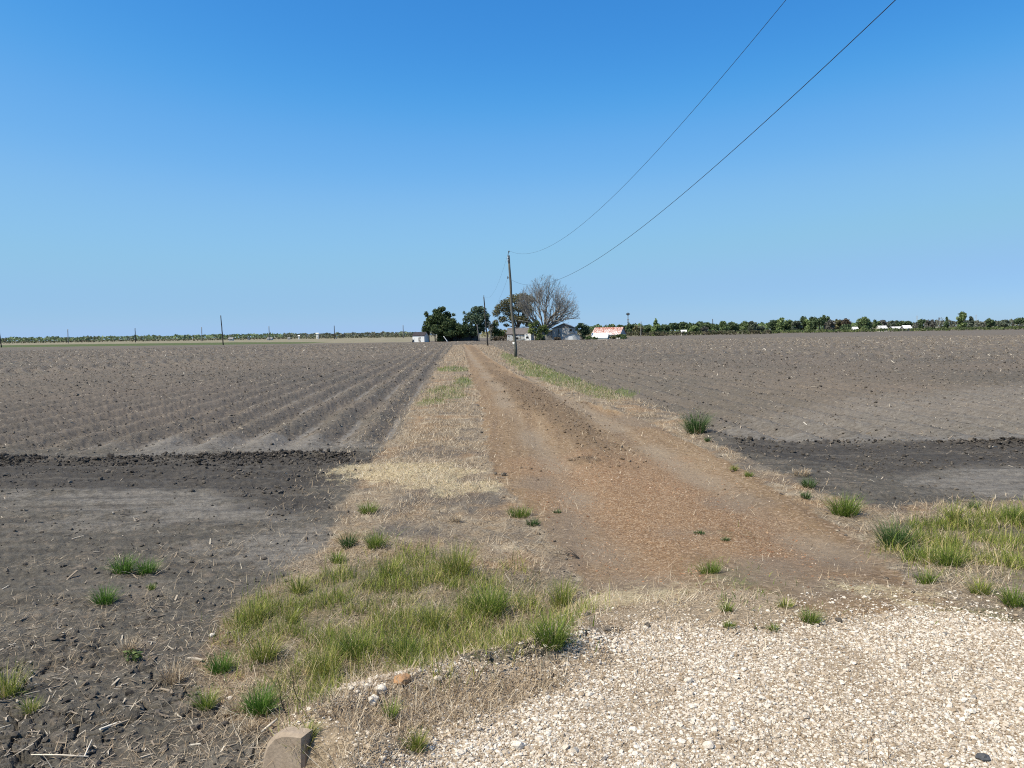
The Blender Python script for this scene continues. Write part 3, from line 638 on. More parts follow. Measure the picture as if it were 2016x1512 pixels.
def do_scatter():
    # limestone gravel
    x, y, g = sample(400000, 2.4, 6.2, 101, 0.3); m = masks(x, y)
    dens = (1 - 0.6 * m['drypad']) * m['grav'] * (0.34 + 0.56 * sstep(0.38, 0.60, fbm(x, y, 1.7, 4, 141))) * (0.55 + 0.45 * sstep(0.3, 0.6, fbm(x, y, 0.6, 2, 145))) + 0.10 * sstep(0.7, 0.0, m['sd_grav']) + 0.10 * m['drypad'] * (fbm(x, y, 3, 2, 143) > 0.55)
    k = g.random(len(x)) < dens; x, y = x[k], y[k]; mk = {q: v[k] for q, v in m.items()}
    rad = np.clip(np.exp(g.normal(math.log(0.0039), 0.5, len(x))), 0.002, 0.016)
    lumps('gravel', x, y, ground_z(x, y, mk), rad, g, M_STONE, 'white crushed limestone covering the driveway', 0.62, 0.25, 0.2)
    # pebbles on the track
    x, y, g = sample(110000, 5.0, 26, 103, 1.2, 26); m = masks(x, y)
    k = g.random(len(x)) < m['track'] * (0.06 + 0.75 * np.clip(m['orange'] + m['red'], 0, 1) * sstep(0.35, 0.6, fbm(x, y, 1.6, 3, 147))) * (1 - 0.7 * m['grey']); x, y = x[k], y[k]; mk = {q: v[k] for q, v in m.items()}
    rad = np.clip(np.exp(g.normal(math.log(0.0058), 0.42, len(x))), 0.003, 0.022)
    lumps('track_pebbles', x, y, ground_z(x, y, mk), rad, g, M_PEBBLE, 'small orange brown pebbles pressed into the track', 0.5, 0.25, 0.25)
    # clods
    x, y, g = sample(190000, 3.0, 75, 105, 1.25); m = masks(x, y)
    mo = np.clip(m['moist'], 0, 1); q = np.hypot(x, y)
    dens = m['field'] * (0.12 + 0.16 * (q > 14.5) + 0.5 * mo) * (1 - 0.8 * m['light']) * sstep(0.35, 0.6, fbm(x, y, 2.5, 3, 151)) * 1.3 + m['field'] * m['berm'] * 0.8
    k = g.random(len(x)) < dens; x, y = x[k], y[k]; mk = {a: v[k] for a, v in m.items()}
    rad = np.clip(np.exp(g.normal(math.log(0.011), 0.5, len(x))), 0.004, np.where(y < 9.5, 0.022, 0.045)) * (1 + 0.5 * mk['berm']) * np.clip(np.hypot(x, y) / 25, 1, 1.6)
    o = lumps('soil_clods', x, y, ground_z(x, y, mk), rad, g, M_CLOD, 'dark crumbly clods of turned soil', 0.75, 0.3, 0.2)
    # a continuous bank of clods where the plough turned
    X = []; Y = []; g = np.random.default_rng(107)
    for p, n in ((P_BERM[0], 10000), (P_BERM[1], 3500)):
        s = g.random(n) * (len(p) - 1); i = s.astype(int); f = s - i; c = p[i] + (p[i + 1] - p[i]) * f[:, None]
        X.append(c[:, 0]); Y.append(c[:, 1] + np.where(g.random(n) < 0.6, g.normal(0, 0.10, n), g.normal(-0.35, 0.35, n)) - 0.4 * (fbm(c[:, 0], c[:, 1], 1.1, 4, 11) - 0.5))
    x = np.concatenate(X); y = np.concatenate(Y); rad = np.clip(np.exp(g.normal(math.log(0.010), 0.6, len(x))), 0.004, 0.045)
    keep = fbm(x, y, 0.9, 3, 161) > 0.38 + 0.2 * g.random(len(x)); x, y, rad = x[keep], y[keep], rad[keep]
    lumps('soil_clods', x, y, ground_z(x, y), rad, g, M_WETCLOD, 'bank of black wet clods along the plough line', 0.8, 0.45, 0.15)
    x, y, g = sample(60000, 9, 50, 109, 1.1, 20); m = masks(x, y); k = g.random(len(x)) < m['crumb'] * 0.55 + 0.008 * m['track']; x, y = x[k], y[k]; mk = {a: v[k] for a, v in m.items()}
    rad = np.clip(np.exp(g.normal(math.log(0.012), 0.5, len(x))), 0.005, 0.035)
    lumps('track_crumbs', x, y, ground_z(x, y, mk), rad, g, M_BCLOD, 'loose brown crumbs along the middle of the track', 0.7, 0.3, 0.2)
    # crop residue
    x, y, g = sample(300000, 3.0, 190, 111, 1.1); m = masks(x, y); q = np.hypot(x, y)
    patch = sstep(0.3, 0.62, fbm(x, y, 0.9, 3, 171))
    k = g.random(len(x)) < m['field'] * np.where(q < 14, 0.16, 0.75) * (0.35 + patch) * (1 - 0.75 * m['moist']) * (1 - 0.5 * m['light']); x, y = x[k], y[k]; mk = {a: v[k] for a, v in m.items()}; q = q[k]
    s = np.clip(q / 22, 1, 5.0)
    L = np.clip(np.exp(g.normal(math.log(0.036), 0.6, len(x))), 0.012, 0.2) * s ** 0.75; w = np.clip(L * g.uniform(0.06, 0.22, len(x)), 0.003, 0.02 * s)
    residue('crop_residue', x, y, ground_z(x, y, mk) + 0.008 * s, L, w, g.uniform(0, 2 * np.pi, len(x)), g.normal(0.15, 0.3, len(x)), np.clip(g.beta(1.8, 2.2, len(x)), 0, 1), g, 'pale broken stalks and husks strewn over the fields', M_RESIDUE)
    # heap of stalks in the near corner
    x, y, g = sample(30000, 2.8, 6.5, 113, 1.0); m = masks(x, y); k = (g.random(len(x)) < m['field'] * sstep(0.42, 0.62, fbm(x, y, 1.4, 3, 181)) * np.where(x < 0, 0.42, 0.1)); x, y = x[k], y[k]
    L = np.clip(np.exp(g.normal(math.log(0.024), 0.6, len(x))), 0.01, 0.12)
    residue('crop_residue', x, y, ground_z(x, y) + 0.006, L, np.clip(L * g.uniform(0.05, 0.2, len(x)), 0.0018, 0.009), g.uniform(0, 2 * np.pi, len(x)), g.normal(0.08, 0.2, len(x)), np.clip(g.beta(2.4, 2.4, len(x)), 0, 1), g, 'bleached stalk pieces lying on the cracked soil', M_RESIDUE)
    # thin dead grass tangled over the near soil
    x, y, g = sample(60000, 2.8, 8.5, 127, 1.0, 38); m = masks(x, y); k = g.random(len(x)) < m['field'] * (x < 1) * sstep(0.46, 0.62, fbm(x, y, 1.7, 4, 241)) * 0.6; x, y = x[k], y[k]; n = len(x)
    blades('dead_grass', x, y, ground_z(x, y) + 0.004, g.uniform(0.03, 0.14, n), g.uniform(0, 6.28, n), g.normal(1.35, 0.25, n), g.uniform(0.0018, 0.0035, n), g.normal(0.2, 0.7, n), np.clip(g.beta(2, 2, n), 0, 1), g, M_DRY, 'thin dead grass tangled over the cracked soil')
    # dry grass lying on the verges and the pad
    x, y, g = sample(480000, 2.6, 30, 115, 1.0, 34); m = masks(x, y); q = np.hypot(x, y)
    pt = sstep(0.36, 0.58, fbm(x, y, 1.3, 4, 191))
    dens = np.clip(m['verge'] * (0.16 + 0.66 * pt) + 0.5 * m['drylip'] + m['drypad'] * 0.6 * ~((x < -0.74) & (y < 3.12)) + 0.16 * m['grav'] * pt + 0.35 * m['straw'] + 0.1 * m['field'] * (sdist(P_VL, x, y) < 0.8) + 0.04 * m['track'], 0, 1)
    k = g.random(len(x)) < dens; x, y = x[k], y[k]; mk = {a: v[k] for a, v in m.items()}; q = q[k]
    n = len(x); tall = 0.6 * mk['drypad'] * (g.random(n) < 0.3) + 0.5 * (g.random(n) < 0.25)
    h = g.uniform(0.03, 0.10, n) * (1 + 0.9 * tall) * np.clip(q / 12, 1, 1.6); lean = np.clip(g.normal(1.25, 0.3, n), 0.2, 1.7) * (1 - 0.6 * np.clip(tall, 0, 1))
    blades('dry_grass', x, y, ground_z(x, y, mk), h, g.uniform(0, 2 * np.pi, n), lean, g.uniform(0.0022, 0.005, n) * np.clip(q / 6, 1, 2.4), g.normal(0.2, 0.5, n), np.clip(g.beta(2, 2.2, n) + 0.15 * mk['straw'], 0, 1), g, M_DRY, 'dry tan grass litter on the verges and driveway bank')
    x, y, g = sample(60000, 4.0, 22, 117, 1.0, 30); m = masks(x, y); q = np.hypot(x, y); k = g.random(len(x)) < m['straw'] * (0.25 + 0.75 * sstep(0.4, 0.6, fbm(x, y, 2.5, 3, 219))); x, y = x[k], y[k]; mk = {a: v[k] for a, v in m.items()}; q = q[k]; n = len(x)
    blades('straw', x, y, ground_z(x, y, mk) + 0.004, g.uniform(0.04, 0.12, n), g.uniform(0, 6.28, n), g.normal(1.45, 0.12, n), g.uniform(0.003, 0.006, n) * np.clip(q / 6, 1, 3), g.normal(0, 0.3, n), g.random(n), g, M_STRAW, 'scattered yellow straw beside and on the track')
    # dry grass standing on the bank of the driveway
    x, y, g = sample(150000, 2.5, 5.2, 125, 0.6, 38); m = masks(x, y); k = g.random(len(x)) < ~((x < -0.74) & (y < 3.12)) * m['drypad'] * (0.2 + 0.65 * sstep(0.36, 0.56, fbm(x, y, 3.0, 3, 231))) + m['grav'] * (0.03 + 0.16 * sstep(0.52, 0.66, fbm(x, y, 2.0, 4, 233))); x, y = x[k], y[k]; mk = {a: v[k] for a, v in m.items()}; n = len(x)
    blades('dry_grass', x, y, ground_z(x, y, mk), g.uniform(0.025, 0.085, n) * (0.5 + 0.5 * mk['drypad']), g.uniform(0, 6.28, n), np.abs(g.normal(0.75, 0.45, n)), g.uniform(0.002, 0.0042, n), g.normal(0.5, 0.6, n), np.clip(g.beta(2, 2, n) + 0.5 * (fbm(x, y, 1.5, 2, 235) - 0.5), 0, 1), g, M_DRY, 'standing dry grass on the bank of the driveway')
    # green grass growing in drifts
    x, y, g = sample(560000, 3.0, 13, 119, 0.9, 38); m = masks(x, y); q = np.hypot(x, y)
    cl = np.maximum(sstep(0.42, 0.62, fbm(x, y, 3.4, 4, 201)), m['green2'] * sstep(0.42, 0.60, fbm(x, y, 4.5, 3, 205))); k = g.random(len(x)) < m['green'] * (0.05 + 0.95 * cl) * 0.75; x, y = x[k], y[k]; mk = {a: v[k] for a, v in m.items()}; c = cl[k]; q = q[k]; n = len(x)
    hh = np.clip(np.exp(g.normal(math.log(0.12), 0.4, n)), 0.04, 0.3) * (0.5 + 0.5 * c); ti = np.clip(g.beta(1.7, 1.7, n) + 0.15 * (1 - c) + 0.3 * (fbm(x, y, 1.2, 2, 203) - 0.5), 0, 1)
    blades('green_grass', x, y, ground_z(x, y, mk), hh, g.uniform(0, 6.28, n), np.abs(g.normal(0.3, 0.4, n)), np.exp(g.normal(math.log(0.0032), 0.35, n)) * np.clip(q / 6, 1, 2), np.abs(g.normal(0.7, 0.6, n)), ti, g, M_YGREEN, 'green and yellowing grass growing in drifts on the verges')
    x, y, g = sample(160000, 4.0, 70, 121, 1.2, 30); m = masks(x, y); q = np.hypot(x, y); k = g.random(len(x)) < m['short'] * (0.3 + 0.7 * sstep(0.42, 0.58, fbm(x, y, 2.2, 3, 211))); x, y = x[k], y[k]; mk = {a: v[k] for a, v in m.items()}; q = q[k]; n = len(x)
    s = np.clip(q / 10, 1, 4)
    blades('short_grass', x, y, ground_z(x, y, mk), g.uniform(0.03, 0.09, n) * np.clip(s, 1, 2.2), g.uniform(0, 6.28, n), np.abs(g.normal(0.5, 0.35, n)), g.uniform(0.003, 0.006, n) * s, g.normal(0.4, 0.4, n), np.clip(g.beta(2, 2.2, n), 0, 1), g, M_GREEN, 'short green weeds in the track and along its edges')
    x, y, g = sample(120000, 22, 140, 123, 1.3, 16); m = masks(x, y); q = np.hypot(x, y); k = g.random(len(x)) < m['verge'] * (0.25 + 0.75 * sstep(0.4, 0.6, fbm(x, y, 0.8, 3, 221))) * 0.7; x, y = x[k], y[k]; mk = {a: v[k] for a, v in m.items()}; q = q[k]; n = len(x); s = np.clip(q / 14, 1, 6)
    blades('dry_grass', x, y, ground_z(x, y, mk), g.uniform(0.06, 0.16, n) * np.clip(s, 1, 1.8), g.uniform(0, 6.28, n), np.abs(g.normal(0.8, 0.4, n)), g.uniform(0.004, 0.008, n) * s, g.normal(0.3, 0.4, n), np.clip(g.beta(2.0, 2.4, n), 0, 1), g, M_DRY, 'pale dry grass along the far verges of the track')
do_scatter()

# ------------------------------------------------------------------ utility poles and wires
def wood_mat(name, a, b):
    t = NT(name); n = t.noise(6, 5, 0.65, t.scaled((6, 6, 0.5))); t.bump(n, 0.6, 0.02)
    c = t.mix(t.mr(n, 0.35, 0.65), a, b); n2 = t.noise(1.2, 3, 0.6); return t.fin(t.mix(t.mr(n2, 0.5, 0.7, 0, 0.5), c, (0.14, 0.13, 0.115)), 0.9)
M_POLE = wood_mat('weathered_pole', (0.075, 0.075, 0.062), (0.17, 0.165, 0.135))
M_DPOLE = wood_mat('creosote_pole', (0.028, 0.025, 0.022), (0.065, 0.058, 0.05))
M_GPOLE = wood_mat('grey_pole', (0.13, 0.125, 0.115), (0.24, 0.23, 0.215))
M_METAL = plain_mat('galvanised', (0.30, 0.31, 0.31), (0.45, 0.46, 0.46), 20, 0.5)
M_DARKM = plain_mat('dark_metal', (0.05, 0.05, 0.05), (0.10, 0.10, 0.10), 20, 0.5)
M_CERAM = plain_mat('porcelain', (0.55, 0.56, 0.56), (0.70, 0.70, 0.68), 20, 0.3)
M_WHITE = plain_mat('white_paint', (0.70, 0.69, 0.65), (0.84, 0.83, 0.80), 8, 0.7)
M_CABLE = plain_mat('cable', (0.025, 0.025, 0.028), (0.05, 0.05, 0.055), 20, 0.6)

def pole(base, top, r0, r1, mat, label, group, name='utility_pole', crank=0.03, seed=0):
    base = np.array(base, float); top = np.array(top, float); g = np.random.default_rng(seed)
    e = empty(name, base, label, 'pole', group)
    ts = np.linspace(-0.04, 1, 9); pts = (top - base) * ts[:, None]; pts[1:-1, :2] += g.normal(0, crank, (7, 2))
    MB().tube(pts, r0 + (r1 - r0) * np.clip(ts, 0, 1), 14).build('shaft', mat, e, True)
    return e, base, top

def pole_px(ub, vt, ut, Y, r0, r1, mat, label, group, name='utility_pole', ztop=None, seed=0):
    x = gx(ub, Y); b = np.array([x, Y, H0(x, Y)]); t = at(ut, vt, Y)
    return pole(b, t, r0, r1, mat, label, group, name, 0.02, seed)

G_LINE = 'poles of the power line along the track'
x0 = 0.33; y0 = 62.8
b0 = np.array([x0, y0, gz(x0, y0)]); t0 = at(1001.5, 503, y0)
e0, b0, t0 = pole(b0, t0, 0.135, 0.085, M_POLE, 'tallest weathered wooden pole with a white band near its foot', G_LINE, seed=3)
d = t0 - b0
def along(f): return d * f
# white band, top pin with insulators, side insulator
f = 0.133; MB().tube([along(f - 0.014), along(f + 0.014)], 0.165, 16).build('white_band', M_WHITE, e0, True)
br = MB(); br.box(along(1) + np.array([-0.10, -0.13, -0.55]), along(1) + np.array([-0.03, -0.09, 0.05]))
br.build('pole_top_bracket', M_METAL, e0)
MB().tube([along(1) + np.array([-0.06, -0.11, -0.05]), along(1) + np.array([-0.03, -0.11, 0.16]), along(1) + np.array([0.02, -0.11, 0.28])], 0.022, 8).build('insulator_pin', M_DARKM, e0)
MB().tube([along(1) + np.array([0.02, -0.11, z]) for z in (0.24, 0.27, 0.31, 0.35, 0.38)], [0.03, 0.065, 0.05, 0.06, 0.03], 12).build('insulator', M_DARKM, e0, True)
for k in (0.18, 0.40):
    MB().tube([along(1) + np.array([-0.06, -0.16, -k]), along(1) + np.array([-0.06, -0.125, -k])], [0.045, 0.05], 10).build('bolt_plate', M_CERAM, e0, True)
fs = along(0.785)
MB().tube([fs + np.array([-0.02, 0, 0]), fs + np.array([-0.20, 0, 0])], 0.014, 6).build('insulator_pin', M_DARKM, e0)
MB().tube([fs + np.array([-0.20, 0, z]) for z in (-0.10, -0.06, 0, 0.06, 0.10)], [0.03, 0.05, 0.036, 0.05, 0.03], 10).build('insulator', M_DARKM, e0, True)
x1 = -4.0; y1 = 124.0
b1 = np.array([gx(960, y1), y1, H0(-4.0, y1)]); t1 = at(952.5, 585, y1)
e1, b1, t1 = pole(b1, t1, 0.13, 0.085, M_DPOLE, 'second wooden power pole beside the track nearer the farm', G_LINE, seed=4)
MB().tube([t1 - b1 + np.array([0, 0, -0.05]), t1 - b1 + np.array([0, 0, 0.3])], [0.03, 0.05], 8).build('insulator', M_DARKM, e1, True)
MB().tube([(t1 - b1) * 0.78 + np.array([-0.22, 0, 0]), (t1 - b1) * 0.78 + np.array([0.02, 0, 0])], [0.04, 0.03], 8).build('insulator', M_DARKM, e1, True)

def wire(name, P0, P1, sag, rad, label, group):
    t = np.linspace(0, 1, 90)[:, None]; P = P0 + (P1 - P0) * t; P[:, 2:] -= 4 * sag * t * (1 - t)
    o = MB().tube(P - P[0], rad, 6).build(name, M_CABLE, None, True); o.location = [float(c) for c in P[0]]
    return tag(o, label, 'cable', group)
topA = t0 + np.array([0.02, -0.11, 0.38]); topB = b0 + fs + np.array([-0.20, 0, 0.0])
G_W = 'cables of the power line'
wire('power_cable', topA, np.array([6.8, 0.0, 10.79]), 3.02, 0.0055, 'upper black cable rising overhead from the top of the banded pole', G_W)
wire('power_cable', topB, np.array([6.19, 0.0, 8.09]), 2.66, 0.0062, 'lower black cable rising overhead from below the banded pole top', G_W)
wire('power_cable', topA, t1 + np.array([0, 0, 0.3]), 1.7, 0.005, 'faint upper cable sagging between banded pole and the pole behind it', G_W)
wire('power_cable', topB, b1 + (t1 - b1) * 0.78 + np.array([-0.22, 0, 0]), 1.6, 0.005, 'faint lower cable sagging between banded pole and the pole behind it', G_W)
# stub by the pole
sx, sy = gx(1033, 64), 64.0
st = empty('guy_stub', (sx, sy, H0(sx, sy)), 'short dark metal stub standing in the field beside the banded pole', 'stub')
MB().tube([(0, 0, -0.1), (0.01, 0, 0.26)], 0.022, 6).build('rod', M_DARKM, st); MB().tube([(-0.05, 0, 0.26), (0.05, 0, 0.28)], 0.02, 6).build('eye', M_DARKM, st)
G_L2 = 'poles standing in the far left field'
pole_px(439, 621, 434.5, 218, 0.17, 0.12, M_DPOLE, 'tall dark leaning pole alone at the edge of the dark field', G_L2, seed=5)
pole_px(2, 640, -3, 250, 0.17, 0.12, M_DPOLE, 'dark leaning pole cut by the left edge of the photo', G_L2, seed=6)
fp = [(134, 648, 'thin grey pole over the far scrub, leftmost of the six distant poles'), (266.5, 646, 'thin grey pole over the far scrub, second from the left of the six'), (397.5, 644, 'thin grey pole over the scrub just left of the tall dark pole'),
      (530, 642, 'thin grey pole over the scrub just right of the tall dark pole'), (658.5, 641, 'dark thin pole over the tallest far scrub left of the farm'), (794, 640, 'thin grey pole over the far scrub nearest the white shed')]
for i, (u, v, lb) in enumerate(fp):
    pole_px(u, v, u - 0.6, 480, 0.26, 0.20, M_DPOLE if i in (1, 4) else M_GPOLE, lb, 'thin poles along the far left horizon', seed=20 + i)
pole_px(844.5, 616, 842.5, 214, 0.19, 0.15, M_DPOLE, 'dark pole in front of the large dark tree, right beside the white shed', 'poles around the farmhouse', seed=31)
pole_px(856.5, 648, 856, 216, 0.15, 0.13, M_DPOLE, 'short dark post under the large dark tree', 'poles around the farmhouse', seed=32)
pole_px(943.5, 639, 939, 205, 0.16, 0.12, M_GPOLE, 'grey pole in front of the second dark tree at the house end', 'poles around the farmhouse', seed=33)
pole_px(880.5, 662, 873.5, 208, 0.11, 0.10, M_WHITE, 'white post leaning against the dark farmhouse', 'poles around the farmhouse', 'leaning_post', seed=34)
pole_px(1261.5, 633, 1262, 300, 0.20, 0.14, M_GPOLE, 'pale bare pole in front of the wood beside the rusty barn', 'poles in the right background', seed=35)
pole_px(1404, 628, 1403, 420, 0.24, 0.18, M_DPOLE, 'thin dark pole rising above the middle of the right wood', 'poles in the right background', seed=36)
# lamp mast / antenna tower
mx = gx(1236.5, 330); mz = hgt(1236.5, 617, 330)
tw = empty('antenna_mast', (mx, 330, 0), 'slim grey mast with a dark round head above the rusty barn', 'mast')
MB().tube([(0, 0, 0), (0, 0, mz)], [0.22, 0.14], 8).build('shaft', M_GPOLE, tw)
hd = MB(); hd.tube([(-0.75, 0, mz - 0.1), (0.0, 0, mz - 0.7), (0.75, 0, mz - 0.1)], 0.30, 8); hd.tube([(0, 0, mz - 0.9), (0, 0, mz + 0.3)], 0.32, 8); hd.build('head', M_DARKM, tw)
for k in (0.62, 0.72): MB().tube([(-0.35, 0, mz * k), (0.45, 0, mz * k)], 0.22, 6).build('antenna_arm', M_GPOLE, tw)
for u, v, lb in ((1805, 621, 'faint far lattice pylon above the pale scrub near the white roofs'), (1921, 619, 'faint far lattice pylon right of the tall light green tree')):
    Y = 1500; x = gx(u, Y); z = hgt(u, v, Y); e = empty('pylon', (x, Y, -0.4), lb, 'pylon', 'far faint pylons')
    for s in (-1, 1):
        MB().tube([(s * 2.2, 0, 0), (s * 0.4, 0, z)], 0.22, 4).build('leg', M_METAL, e)
    c = MB()
    for q in np.linspace(0.1, 0.9, 6): w = 2.2 - 1.8 * q; c.tube([(-w, 0, z * q), (w * 0.8, 0, z * (q + 0.12))], 0.14, 4)
    c.build('bracing', M_METAL, e); MB().tube([(-3, 0, z * 0.9), (3, 0, z * 0.9)], 0.16, 4).build('crossarm', M_METAL, e)

# ------------------------------------------------------------------ buildings
def peel_mat(name, paint, under, amount=0.5, sc=2.0, stretch=(1, 1, 0.35)):
    t = NT(name); v = t.scaled(stretch); n = t.noise(sc, 6, 0.7, v); n2 = t.noise(sc * 6, 3, 0.6, v)
    q = t.math('MULTIPLY_ADD', n2, 0.3, t.math('MULTIPLY', n, 0.7))
    return t.fin(t.mix(t.mr(q, amount, amount + 0.06), paint, under), 0.85)
def tin_mat(name, a, b, pitch=0.25, axis=0, rust=None, rust_lo=0.5):
    t = NT(name); s = t.t.nodes.new('ShaderNodeSeparateXYZ'); t.t.links.new(t.co(), s.inputs[0])
    w = t.math('SINE', t.math('MULTIPLY', s.outputs[axis], 2 * math.pi / pitch)); t.bump(w, 0.6, 0.03)
    n = t.noise(0.7, 5, 0.65, t.scaled((1, 1, 0.4))); c = t.mix(t.mr(n, 0.3, 0.7), a, b)
    if rust:
        sv = (9.0, 0.7, 0.7)
        r = t.noise(1.5, 6, 0.75, t.scaled(sv)); r2 = t.math('MULTIPLY_ADD', s.outputs[2], 0.035, r)
        c = t.mix(t.mr(r2, rust_lo, rust_lo + 0.05), c, t.mix(t.mr(t.noise(4, 4, 0.6), 0.3, 0.7), rust[0], rust[1]))
    return t.fin(c, 0.6)
M_PEEL = peel_mat('peeling_white', (0.80, 0.79, 0.76), (0.20, 0.17, 0.15), 0.56)
M_PEEL2 = peel_mat('dirty_white_boards', (0.66, 0.65, 0.61), (0.15, 0.125, 0.11), 0.5, 1.6, (1, 1, 1))
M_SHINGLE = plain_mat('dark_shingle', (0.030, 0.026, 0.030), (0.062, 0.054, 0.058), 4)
M_GSHING = plain_mat('grey_shingle', (0.105, 0.092, 0.088), (0.17, 0.152, 0.145), 3)
M_HWALL = peel_mat('shaded_blue_boards', (0.075, 0.082, 0.088), (0.035, 0.032, 0.030), 0.52, 1.0)  # wall colours darkened to put the tree shade into the boards
M_TIN = tin_mat('grey_tin', (0.30, 0.295, 0.275), (0.43, 0.425, 0.405), 0.3)
M_TIND = tin_mat('dark_tin', (0.17, 0.165, 0.155), (0.27, 0.262, 0.25), 0.3)
M_TINP = tin_mat('pale_tin', (0.44, 0.435, 0.415), (0.57, 0.565, 0.545), 0.3)
M_RUST = tin_mat('rusty_white_tin', (0.72, 0.69, 0.65), (0.80, 0.78, 0.75), 0.6, 0, ((0.34, 0.085, 0.036), (0.22, 0.065, 0.032)), 0.535)
M_GAP = plain_mat('painted_dark_opening', (0.012, 0.011, 0.011), (0.025, 0.023, 0.022), 2)  # near-black colour paints an unlit inside onto solid opening panels
M_CREAM = peel_mat('cream_sheet', (0.74, 0.71, 0.62), (0.30, 0.27, 0.22), 0.62, 1.5, (1, 1, 1))
M_CONC = NT('concrete')
_n = M_CONC.noise(7, 6, 0.65); _n2 = M_CONC.noise(60, 3, 0.6); M_CONC.bump(_n2, 0.4, 0.006)
M_CONC = M_CONC.fin(M_CONC.mix(M_CONC.mr(_n2, 0.3, 0.7, 0, 0.5), M_CONC.mix(M_CONC.mr(_n, 0.3, 0.7), (0.27, 0.205, 0.145), (0.42, 0.335, 0.25)), (0.17, 0.135, 0.105)), 0.92)

def gable(name, label, cat, cx, cy, rz, w, dp, hw, hr, axis, wm, rm, group=None, over=0.25, opens=(), z=0.0, wingables=None):
    """walls in one mesh, two roof slabs, openings as thin panels, the black ones painted as unlit insides. axis = direction of the ridge ('x' across the view)"""
    e = empty(name, (cx, cy, z), label, cat, group, rz)
    a, b = w / 2, dp / 2; m = MB()
    if axis == 'x':
        V = [(-a, -b, -0.3), (a, -b, -0.3), (a, b, -0.3), (-a, b, -0.3), (-a, -b, hw), (a, -b, hw), (a, b, hw), (-a, b, hw), (-a, 0, hw + hr), (a, 0, hw + hr)]
        m.add(V, [(0, 1, 5, 4), (2, 3, 7, 6), (1, 2, 6, 5), (3, 0, 4, 7)], [(5, 6, 9), (7, 4, 8)])
        th = 0.12; sl = hr / b
        R = [[(-a - over, -b - over, hw - over * sl), (a + over, -b - over, hw - over * sl), (a + over, 0, hw + hr), (-a - over, 0, hw + hr)],
             [(a + over, b + over, hw - over * sl), (-a - over, b + over, hw - over * sl), (-a - over, 0, hw + hr), (a + over, 0, hw + hr)]]
    else:
        V = [(-a, -b, -0.3), (a, -b, -0.3), (a, b, -0.3), (-a, b, -0.3), (-a, -b, hw), (a, -b, hw), (a, b, hw), (-a, b, hw), (0, -b, hw + hr), (0, b, hw + hr)]
        m.add(V, [(0, 1, 5, 4), (2, 3, 7, 6), (1, 2, 6, 5), (3, 0, 4, 7)], [(4, 5, 8), (6, 7, 9)])
        th = 0.12; sl = hr / a
        R = [[(-a - over, b + over, hw - over * sl), (-a - over, -b - over, hw - over * sl), (0, -b - over, hw + hr), (0, b + over, hw + hr)],
             [(a + over, -b - over, hw - over * sl), (a + over, b + over, hw - over * sl), (0, b + over, hw + hr), (0, -b - over, hw + hr)]]
    m.build('wall', wm, e)
    rr = MB()
    for q in R: rr.quadslab(np.array(q) + np.array([0, 0, th + 0.01]), th)
    rr.build('roof', rm, e)
    for (nm, x, zz, ww, hh, mt) in opens:
        MB().box((x - ww / 2, -b - 0.04, zz), (x + ww / 2, -b + 0.02, zz + hh)).build(nm, mt, e)
    return e

Yf = 216.0
K = Yf / FP
def X(u, Y=Yf): return gx(u, Y)
G_FARM = None
gable('shed', 'small white peeling shed with dark gable roof left of the trees', 'shed', X(828, 212), 212, math.radians(-18), 3.6, 3.0, 1.75, 0.95, 'x', M_PEEL, M_SHINGLE, over=0.12,
      opens=(('door', 0.35, 0.0, 0.7, 1.5, M_PEEL2),))
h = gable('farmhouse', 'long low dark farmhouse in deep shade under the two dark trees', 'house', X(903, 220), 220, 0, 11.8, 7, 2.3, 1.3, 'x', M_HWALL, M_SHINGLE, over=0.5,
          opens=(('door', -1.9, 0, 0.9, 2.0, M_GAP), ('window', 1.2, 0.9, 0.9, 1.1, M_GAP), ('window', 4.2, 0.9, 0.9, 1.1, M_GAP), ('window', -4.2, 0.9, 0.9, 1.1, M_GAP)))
h2 = gable('cottage', 'white peeling cottage with grey shingle roof behind the banded pole', 'house', X(1025, 218), 218, math.radians(-6), 7.2, 6, 1.75, 1.75, 'x', M_PEEL2, M_GSHING, over=0.2,
           opens=(('window', -0.9, 0.25, 1.0, 0.65, M_GAP), ('door', 2.2, 0, 0.8, 1.5, M_PEEL2)))
c = gable('lean_to', 'bright white shack with a square dark window at the cottage end', 'shack', X(1040.5, 212), 212, math.radians(-20), 2.0, 1.6, 1.5, 0.25, 'x', M_WHITE, M_PEEL2, over=0.05, opens=(('window', -0.1, 0.55, 0.75, 0.55, M_GAP),))
fr = empty('gate_frame', (X(1003, 213), 213, 0), 'white wooden frame standing at the left corner of the cottage', 'frame')
for s in (-0.6, 0.35, 0.6): MB().box((s - 0.07, -0.07, 0), (s + 0.07, 0.07, 1.35)).build('post', M_WHITE, fr)
MB().box((-0.67, -0.06, 1.355), (0.67, 0.06, 1.47)).build('rail', M_WHITE, fr)
jn = empty('plank_pile', (X(1024, 210), 210, 0), 'low pile of pale boards lying in front of the cottage', 'boards'); g = np.random.default_rng(5)
for i in range(7): MB().box((-2 + g.uniform(0, 2.4), g.uniform(-0.4, 0.4), 0.05 + 0.05 * i), (0.4 + g.uniform(0, 1.6), g.uniform(0.42, 0.6), 0.09 + 0.05 * i)).build('board', M_PEEL2, jn)

